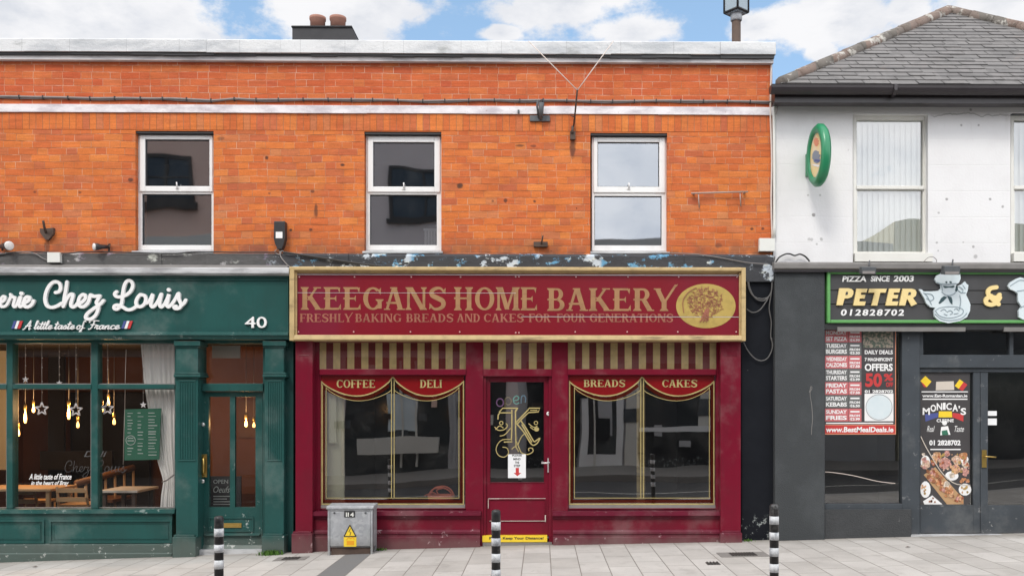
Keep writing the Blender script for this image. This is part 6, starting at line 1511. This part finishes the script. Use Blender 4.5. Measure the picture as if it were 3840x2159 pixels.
m = MB(); m.pbox(1300, 2026, 1328, 2042, yw - .001, yw - .0002); m.ribbon(tp([(1300, 2022), (1306, 2014), (1314, 2018), (1324, 2013), (1328, 2020)], yw - .001), .010, yw - .001, yw - .0002); m.build('figure_print', MT['orange_ink'], wso)

# ------------------------------------------------------------------ fittings on the facade
def one(name, lab, cat, mb, mat, group=None): return tag(mb.build(name, MT[mat]), lab, cat, group)
# bundled cable along the upper brickwork with clips
pts = []; clips = []
cy = [(-300, 362), (0, 362), (110, 364), (230, 366), (350, 369), (450, 368), (560, 370), (640, 370), (730, 374), (800, 377), (880, 371), (960, 374), (1150, 373), (1400, 374), (1580, 379), (1700, 377), (1850, 375), (1940, 377), (2060, 376), (2200, 379), (2330, 380), (2480, 378), (2600, 379), (2750, 380), (2893, 383)]
cbl = thing('cable_run', 'grey bundled cable clipped along the brickwork above the white band', 'cable', (PX(1440), 0, PZ(375)))
m = MB(); m.tube([P(a, b, -.020) for a, b in crom(cy, 4)], .013, 8); m.tube([P(a, b + 5 + 2 * math.sin(a * .02), -.014) for a, b in crom(cy, 4)], .006, 6); m.build('bundle', MT['cable_grey'], cbl)
px = -280
while px < 2880:
    b = next(y0 + (y1 - y0) * (px - x0) / (x1 - x0) for (x0, y0), (x1, y1) in zip(cy, cy[1:]) if x0 <= px <= x1); p = P(px, b, -.02); m = MB(); m.box(p.x - .006, p.x + .006, -.036, .0, p.z - .024, p.z + .018); m.build('clip', MT['cable_black'], cbl); px += rnd.uniform(78, 98)
# bracket and rod
br = thing('floodlight_bracket', 'black iron bracket with upright arm over the white band near the right window', 'bracket', (PX(2025), 0, PZ(455)))
m = MB(); m.pbox(1987, 433, 2062, 454, -.03, 0); m.build('base_plate', MT['iron'], br); m = MB(); m.tube([P(2028, 447, -.04), P(2029, 420, -.10), P(2030, 385, -.12)], [.020, .028, .034]); m.tube([P(2020, 440, -.04), P(2014, 400, -.1), P(2016, 380, -.1)], .012); m.tube([P(2024, 380, -.12), P(2034, 372, -.13), P(2036, 398, -.12)], .012); m.build('arm', MT['iron'], br)
rd = thing('guy_rod', 'dark rod beside the right window holding two pale guy wires', 'rod', (PX(2150), 0, PZ(525)))
m = MB(); m.tube([P(2151, 476, -.01), P(2157, 420, -.22), P(2165, 337, -.42)], .010); m.build('rod', MT['rust'], rd)
m = MB(); m.tube([P(2142, 434, -.02), P(2150, 438, -.06), P(2156, 432, -.1)], .007); m.pbox(2138, 492, 2158, 522, -.035, 0); m.tube([P(2148, 474, -.02), P(2146, 500, -.04)], .016); m.build('fixing', MT['rust'], rd)
m = MB(); m.tube([P(2164, 338, -.42), P(1982, 155, -.18)], .0055, 6); m.tube([P(2166, 338, -.42), P(2300, 155, -.18)], .0055, 6); m.build('guy_wires', MT['cable_pale'], rd)
m = MB(); m.pbox(1941, 412, 1948, 424, -.04, -.02); one('wall_hook', 'tiny dark hook on the white band left of the iron bracket', 'hook', m, 'iron')
rl = thing('wall_rail', 'pale horizontal rail with two hanging legs right of the right window', 'rail', (PX(2700), 0, PZ(780)))
m = MB(); m.tube([P(2592, 725, -.05), P(2805, 719, -.05)], .0095); m.pbox(2600, 723, 2607, 727, -.05, 0); m.pbox(2790, 718, 2797, 723, -.05, 0); m.build('rail', MT['rail'], rl)
for a, b in ((2619, 726), (2775, 721)): m = MB(); m.tube([P(a, b, -.045), P(a + 3, b + 53, -.03)], .007); m.build('leg', MT['rail'], rl)
mt_ = thing('spiked_mount', 'black shield shaped mount with a spike above the white junction box', 'bracket', (PX(175), 0, PZ(898)))
m = MB(); m.prism(tp([(149, 856), (163, 857), (200, 854), (199, 876), (188, 890), (180, 899), (170, 898), (160, 886), (150, 872)], -.04), -.04, 0); m.build('plate', MT['rust'], mt_); m = MB(); m.tube([P(172, 872, -.04), P(166, 850, -.10), P(162, 828, -.14)], .014); m.build('spike', MT['rust'], mt_)
def spot(lab, px, py, bx_, by_, r):
    t = thing('spot_lamp', lab, 'lamp', tuple(P(px, py, -.1))); a = P(px, py, -.16); b = P(bx_, by_, -.05); d = (b - a).normalized()
    m = MB(); m.tube([a + d * .012, a + d * .05, a.lerp(b, .6), b], [r, r * .9, r * .55, r * .5], 14); m.build('housing', MT['black'], t); m = MB(); m.tube([a - d * .006, a, a + d * .011], [r * .7, r * .92, r * .96], 16); m.build('lens', MT['lampglass'], t)
    m = MB(); m.tube([b, P(bx_ + 6, by_ - 12, -.03), P(bx_ + 4, by_ + 16, -.03)], .012); m.build('bracket', MT['rust'], t)
spot('round white faced spot lamp at the far left over the ledge', 36, 921, 5, 924, .055); spot('small spot lamp seen side on between the junction box and the left window', 351, 925, 405, 926, .042)
jb = MB(); jb.pbox(177, 946, 224, 983, -.125, -.06); jbo = one('junction_box', 'square white junction box on the ledge over the script lettering', 'junction box', jb, 'offwhite')
jb = MB(); jb.pbox(2848, 893, 2906, 941, -.06, 0); one('junction_box', 'white box at the right end of the orange brickwork', 'junction box', jb, 'offwhite')
tb_ = thing('telecom_box', 'tall black box with a white label between the left and middle windows', 'telecom box', (PX(1048), 0, PZ(940)))
m = MB(); m.prism(tp([(1027, 829), (1068, 829), (1069, 894), (1062, 920), (1056, 934), (1040, 934), (1030, 912), (1026, 894)], -.09), -.09, 0); m.build('case', MT['black'], tb_, bevel=.006); m = MB(); m.pbox(1034, 869, 1059, 893, -.0935, -.0902); m.build('label_plate', MT['white'], tb_)
m = MB(); m.tube(crom([P(1044, 930, -.06), P(1030, 945, -.08), P(1050, 955, -.09), P(1056, 940, -.08), P(1070, 948, -.08)], 4), .005, 6); m.tube(crom([P(1050, 934, -.05), P(1052, 960, -.09), P(1070, 985, -.1), P(1090, 1004, -.1)], 4), .007, 6); m.build('wires', MT['cable_grey'], tb_)
m = MB(); m.pbox(2001, 906, 2054, 924, -.05, 0); m.tube([P(2030, 915, -.05), P(2036, 884, -.12)], .009); one('small_bracket', 'small black bracket with a stick low on the bricks left of the right window', 'bracket', m, 'rust')
# cables along the ledge
def cable(lab, pts, r, mat, y=-.09, n=5): m = MB(); m.tube([P(a, b, y) for a, b in crom(pts, n)], r, 6); one('cable', lab, 'cable', m, mat)
cable('thin dark cable sagging along the top of the ledge over the green shopfront', [(-300, 950), (-60, 952), (0, 955), (60, 946), (130, 944), (240, 950), (330, 944), (470, 946), (640, 951), (740, 944), (900, 946), (1045, 946)], .008, 'cable_black', -.085)
cable('pale cable drooping into the white junction box on the ledge', [(20, 948), (90, 944), (130, 950), (160, 968), (182, 976)], .005, 'cable_grey', -.095)
cable('black cable slanting from the telecom box down to the gold sign frame', [(1062, 946), (1120, 954), (1200, 966), (1330, 986), (1450, 1000)], .012, 'cable_black', -.10)
cable('thin grey cable slanting over the ledge near the right end of the gold sign frame', [(2480, 948), (2600, 952), (2700, 966), (2800, 984), (2880, 990)], .005, 'cable_grey', -.09)
cable('pale vertical conduit down the right end of the orange brickwork', [(2893, 222), (2891, 300), (2889, 420), (2894, 600), (2892, 760), (2896, 895)], .011, 'cable_pale', -.02)
cable('white downpipe in the corner between brick and white plaster', [(2903, 380), (2902, 460), (2904, 640), (2904, 890)], .018, 'offwhite', -.03)
cable('grey cable sagging under the dark gutter of the white building', [(2910, 430), (2918, 395), (2945, 370), (3000, 366), (3100, 376), (3240, 380), (3400, 376), (3560, 382), (3700, 384), (3860, 374), (4000, 372)], .008, 'cable_grey', -.12)
cable('black cable arching over the dark capping beside the pier', [(2908, 985), (2922, 965), (2945, 953), (2962, 952), (2980, 958), (3000, 953), (3020, 962), (3036, 980)], .010, 'cable_black', -.05)
cl = thing('cable_coil', 'coil of grey cable hanging on the black wall strip', 'cable', (PX(2845, -.04), -.04, PZ(1170, 2845, -.04)))
z9 = lambda a, b: (2780 + a * .3867, 860 + b * .3867)
for q in ([(170, 385), (80, 430), (65, 540), (110, 640), (190, 672), (265, 650), (298, 560), (280, 440), (200, 390), (120, 410), (72, 520), (130, 660), (220, 690), (290, 620)], [(50, 770), (110, 805), (180, 780), (240, 700), (262, 660)], [(300, 380), (292, 600), (270, 760), (290, 900), (285, 1040), (305, 1120), (285, 1200)], [(20, 1090), (60, 1170), (130, 1250), (200, 1272), (260, 1240), (300, 1150), (292, 1050)], [(60, 372), (150, 385), (260, 370), (310, 330), (325, 260)]):
    m = MB(); m.tube([P(*z9(a, b), -.055) for a, b in crom(q, 5)], .0075, 6); m.build('loop', MT['cable_dark'], cl)
# sign floodlights over the takeaway
def flood(lab, a, b, c, d):
    t = thing('sign_floodlight', lab, 'floodlight', (PX((a + c) / 2, -.3), -.2, PZ(b, (a + c) / 2, -.3)), 'floodlights over the takeaway sign')
    m = MB(); y = -.34; m.prismx([(y, PZ(d, a, y)), (y - .01, PZ(b + 10, a, y)), (y + .07, PZ(b + 4, a, y)), (y + .10, PZ(d - 8, a, y))], PX(a, y), PX(c, y)); m.build('housing', MT['iron'], t, bevel=.004)
    m = MB(); m.pbox(a + 4, d - 12, c - 4, d - 2, y - .006, y - .0008); m.build('glass_front', MT['cable_grey'], t)
    m = MB(); mx = (a + c) / 2; m.tube([P(mx, b + 4, -.30), P(mx + 3, b - 14, -.24), P(mx + 2, b - 10, -.15)], .008); m.build('arm', MT['iron'], t)
flood('dark floodlight over the words of the takeaway sign', 3231, 992, 3285, 1028); flood('dark floodlight over the hat of the chef cut-out', 3541, 988, 3600, 1030)
# thin wires above the takeaway sign
cable('short thin wire loop above the chef cut-out', [(3462, 984), (3480, 966), (3500, 964), (3512, 975), (3511, 984)], .004, 'cable_grey', -.10)
# oval projecting sign
ov = thing('oval_sign', 'green rimmed oval sign standing out from the white plaster', 'sign', (PX(3083, -.35), -.35, PZ(695, 3083, -.35)))
yc, hw_, hh_ = -.33, .245, .355; xa = PX(3060, -.33); zc_ = PZ(583, 3083, -.33); th_ = .062
def ell(s, x): return [(x, yc + hw_ * s * math.cos(2 * math.pi * i / 40), zc_ + hh_ * s * math.sin(2 * math.pi * i / 40)) for i in range(40)]
m = MB(); m.smooth = True; rings = [ell(.70, xa - .0), ell(.74, xa - .02), ell(.90, xa - .025), ell(1.0, xa + .01), ell(1.0, xa + th_ - .01), ell(.92, xa + th_ + .02), ell(.70, xa + th_)]
vs = [v for r_ in rings for v in r_]; m.add(vs, [(k * 40 + i, k * 40 + (i + 1) % 40, (k + 1) * 40 + (i + 1) % 40, (k + 1) * 40 + i) for k in range(6) for i in range(40)]); m.build('rim', MT['oval_green'], ov)
m = MB(); v = ell(.71, xa + .004); m.add(v, [tuple(range(40))]); v = ell(.71, xa + th_ - .004); m.add(v, [tuple(range(40))]); fo = m.build('face', MT['oval_face'], ov)
def fpatch(cy_, cz_, ry, rz, mat, dx): 
    m = MB(); v = [(xa + .003 - dx, yc + cy_ + ry * math.cos(2 * math.pi * i / 20) * (1 + .2 * math.sin(3 * i)), zc_ + cz_ + rz * math.sin(2 * math.pi * i / 20) + .35 * ry * math.cos(2 * math.pi * i / 20)) for i in range(20)]; m.add(v, [tuple(range(20))]); m.build('face_print', MT[mat], fo)
fpatch(0, .15, .07, .05, 'salmon', .001); fpatch(.0, -.02, .11, .075, 'blue_grey', .001); fpatch(-.01, -.12, .11, .012, 'paper', .002); fpatch(-.03, -.07, .08, .014, 'navy', .002)
m = MB(); m.box(xa + .01, xa + th_ - .01, yc + hw_ * .85, -.0, zc_ - .16, zc_ + .10); m.build('wall_mount', MT['oval_green'], ov); ov.rotation_euler[2] = R(6)
# weeds
def weed(lab, px, py, y, n, sp, hmax):
    c = P(px, py, y); t = MB(); rr = random.Random(px)
    for i in range(n):
        bx_ = c.x + rr.gauss(0, sp); by_ = y - abs(rr.gauss(0, .03)); z = zg(bx_) - .01; a = rr.uniform(0, 6.28); l = rr.uniform(.4, 1) * hmax; lean = rr.uniform(.1, .6) * l; w = rr.uniform(.004, .009)
        d = Vector((math.cos(a), -abs(math.sin(a)) * .6, 0)); s = Vector((-d.y, d.x, 0)) * w; p0 = Vector((bx_, by_, z)); p1 = p0 + d * lean * .5 + UP * l * .7; p2 = p0 + d * lean * 1.2 + UP * l
        t.add([p0 - s, p0 + s, p1 + s * 1.3, p1 - s * 1.3, p2], [(0, 1, 2, 3), (3, 2, 4)])
    tag(t.build('weed', MT['leaf']), lab, 'weed')
weed('tuft of green weeds at the foot of the green pilaster', 1018, 2078, -.20, 170, .07, .08); weed('few weeds at the right foot of the grey cabinet', 1412, 2060, -.12, 90, .05, .05)
weed('thin line of small weeds along the dark foot of the black wall', 2800, 2026, -.05, 30, .05, .05)
# dry leaf on the pavement
for px, py, lab in ((130, 2126, 'dark fallen leaf on the pavement before the green riser'), (3405, 2052, 'small dark scrap on the pavement before the pair of glass doors')):
    c = PG(px, py); m = MB(); m.add([c + Vector((-.03, 0, .006)), c + Vector((0, -.02, .012)), c + Vector((.035, .005, .008)), c + Vector((.0, .02, .014))], [(0, 1, 2, 3)]); m.add([c + Vector((-.03, 0, .005)), c + Vector((0, -.02, .011)), c + Vector((.035, .005, .007)), c + Vector((.0, .02, .013))], [(3, 2, 1, 0)]); one('fallen_leaf', lab, 'leaf', m, 'rust')
# ------------------------------------------------------------------ the other side of the street (seen only in the glass)
OY = -13.4
def opposite_building(name, label, x0, x1, h, mat, wins, bands, gf):
    t = thing(name, label, 'building', ((x0 + x1) / 2, OY, zg((x0 + x1) / 2)))
    b = MB(); b.box(x0, x1, OY - 5, OY, -1.2, h); b.build('wall', MT[mat], t)
    for (a, c, z0, z1) in wins:
        f = MB(); f.frame(a, c, z0, z1, .09, OY, OY + .06, k=0); f.box((a + c) / 2 - .03, (a + c) / 2 + .03, OY, OY + .05, z0 + .09, z1 - .09); f.box(a + .09, c - .09, OY, OY + .055, (z0 + z1) / 2 - .03, (z0 + z1) / 2 + .03)
        f.box(a - .08, c + .08, OY, OY + .12, z0 - .12, z0)
        w = f.build('window', MT['brownwood'], t)
        p = MB(); p.box(a + .09, c - .09, OY, OY + .02, z0 + .09, z1 - .09); p.build('pane', MT['pane_dark'], w)
    for (z0, z1, d, m) in bands:
        q = MB(); q.box(x0, x1, OY, OY + d, z0, z1); q.build('band', MT[m], t)
    for (a, c, z0, z1, d, m) in gf:
        q = MB(); q.box(a, c, OY, OY + d, z0, z1); q.build('shopfront_panel', MT[m], t)
opposite_building('brown_building', 'brownish pink building across the street, mirrored in the left upper window', -22, -6.9, 10.6, 'stucco_brown',
    [(-10.62, -9.42, 6.95, 8.42)], [], [(-21.8, -8.3, 5.4, 6.22, .05, 'stucco_pale'), (-21.5, -7.2, 3.1, 3.9, .12, 'blackwall'), (-21, -9.4, -.4, 2.9, .06, 'brownwood'), (-8.8, -7.1, -.2, 2.9, .06, 'stucco_grey')])
opposite_building('pink_building', 'greyish pink building across the street, mirrored in the middle upper window', -6.9, -.6, 10.6, 'stucco',
    [(-4.15, -2.3, 6.6, 8.05)], [], [(-6.7, -1, 3.1, 3.9, .12, 'blackwall'), (-6.6, -5.3, -.2, 2.9, .06, 'stucco_grey'), (-5.2, -.9, -.3, 2.9, .04, 'pane_dark'), (-4.8, -2.75, .36, .82, .30, 'stucco_pale'), (-4.15, -3.3, .95, 1.95, .09, 'chef'), (-2.5, -2.2, -.2, 2.9, .08, 'stucco_grey')])
opposite_building('grey_building', 'low grey building across the street, mirrored in the right shop windows', -.6, 9.5, 6.1, 'stucco_grey',
    [], [(5.6, 6.1, .2, 'stucco_pale')],
    [(-.3, 9.2, 2.9, 3.6, .12, 'anthracite'), (-.4, .95, -.1, 2.8, .05, 'blackwall'), (1.0, 1.22, -.1, 2.7, .09, 'white'), (2.0, 2.18, -.1, 2.7, .09, 'white'), (1.22, 2.0, -.1, .30, .08, 'white'), (1.22, 2.0, .30, 2.6, .05, 'pane_dark'), (1.55, 1.9, .9, 2.2, .07, 'stucco_grey'), (2.25, 2.62, -.1, 2.8, .08, 'stucco_pale'), (2.7, 4.2, 1.1, 2.7, .06, 'pane_dark'), (2.65, 4.5, .98, 1.1, .12, 'white'), (2.65, 6.4, -.1, .98, .05, 'blackwall'), (4.2, 4.5, 1.1, 2.7, .09, 'stucco_pale'), (4.6, 6.3, 1.1, 2.7, .06, 'pane_dark'), (6.7, 7.4, -.1, 2.7, .05, 'stucco_pale')])
opposite_building('cream_building', 'cream building across the street towards the right', 9.6, 24, 6.7, 'cream', [(10.6, 11.8, 3.9, 5.4), (13.2, 14.4, 3.9, 5.4)], [], [(10, 23, -.1, 2.8, .05, 'pane_dark'), (9.7, 23.5, 2.82, 4.3, .10, 'anthracite')])

# smaller fittings of the shopfronts across the street, and posts on that pavement
ro_ = random.Random(21)
for par, x0, x1 in (('pink_building', -6.5, -1.0), ('grey_building', -.3, 6.3)):
    t = bpy.data.objects[par]; x = x0
    while x < x1:
        w = ro_.uniform(.06, .5); z = ro_.uniform(.3, 2.2); h = ro_.uniform(.1, .6); q = MB(); q.box(x, min(x1, x + w), OY, OY + .10 + ro_.uniform(0, .03), z, z + h); q.build('shopfront_panel', MT[ro_.choice(('stucco_grey', 'anthracite', 'brownwood', 'stucco_pale', 'stucco_brown', 'blackwall'))], t); x += w + ro_.uniform(.1, .5)
    for k in range(4):
        x = ro_.uniform(x0, x1); q = MB(); q.box(x, x + .05, OY, OY + .15, 0, 2.8); q.build('shopfront_post', MT[ro_.choice(('stucco_grey', 'stucco_pale', 'black'))], t)
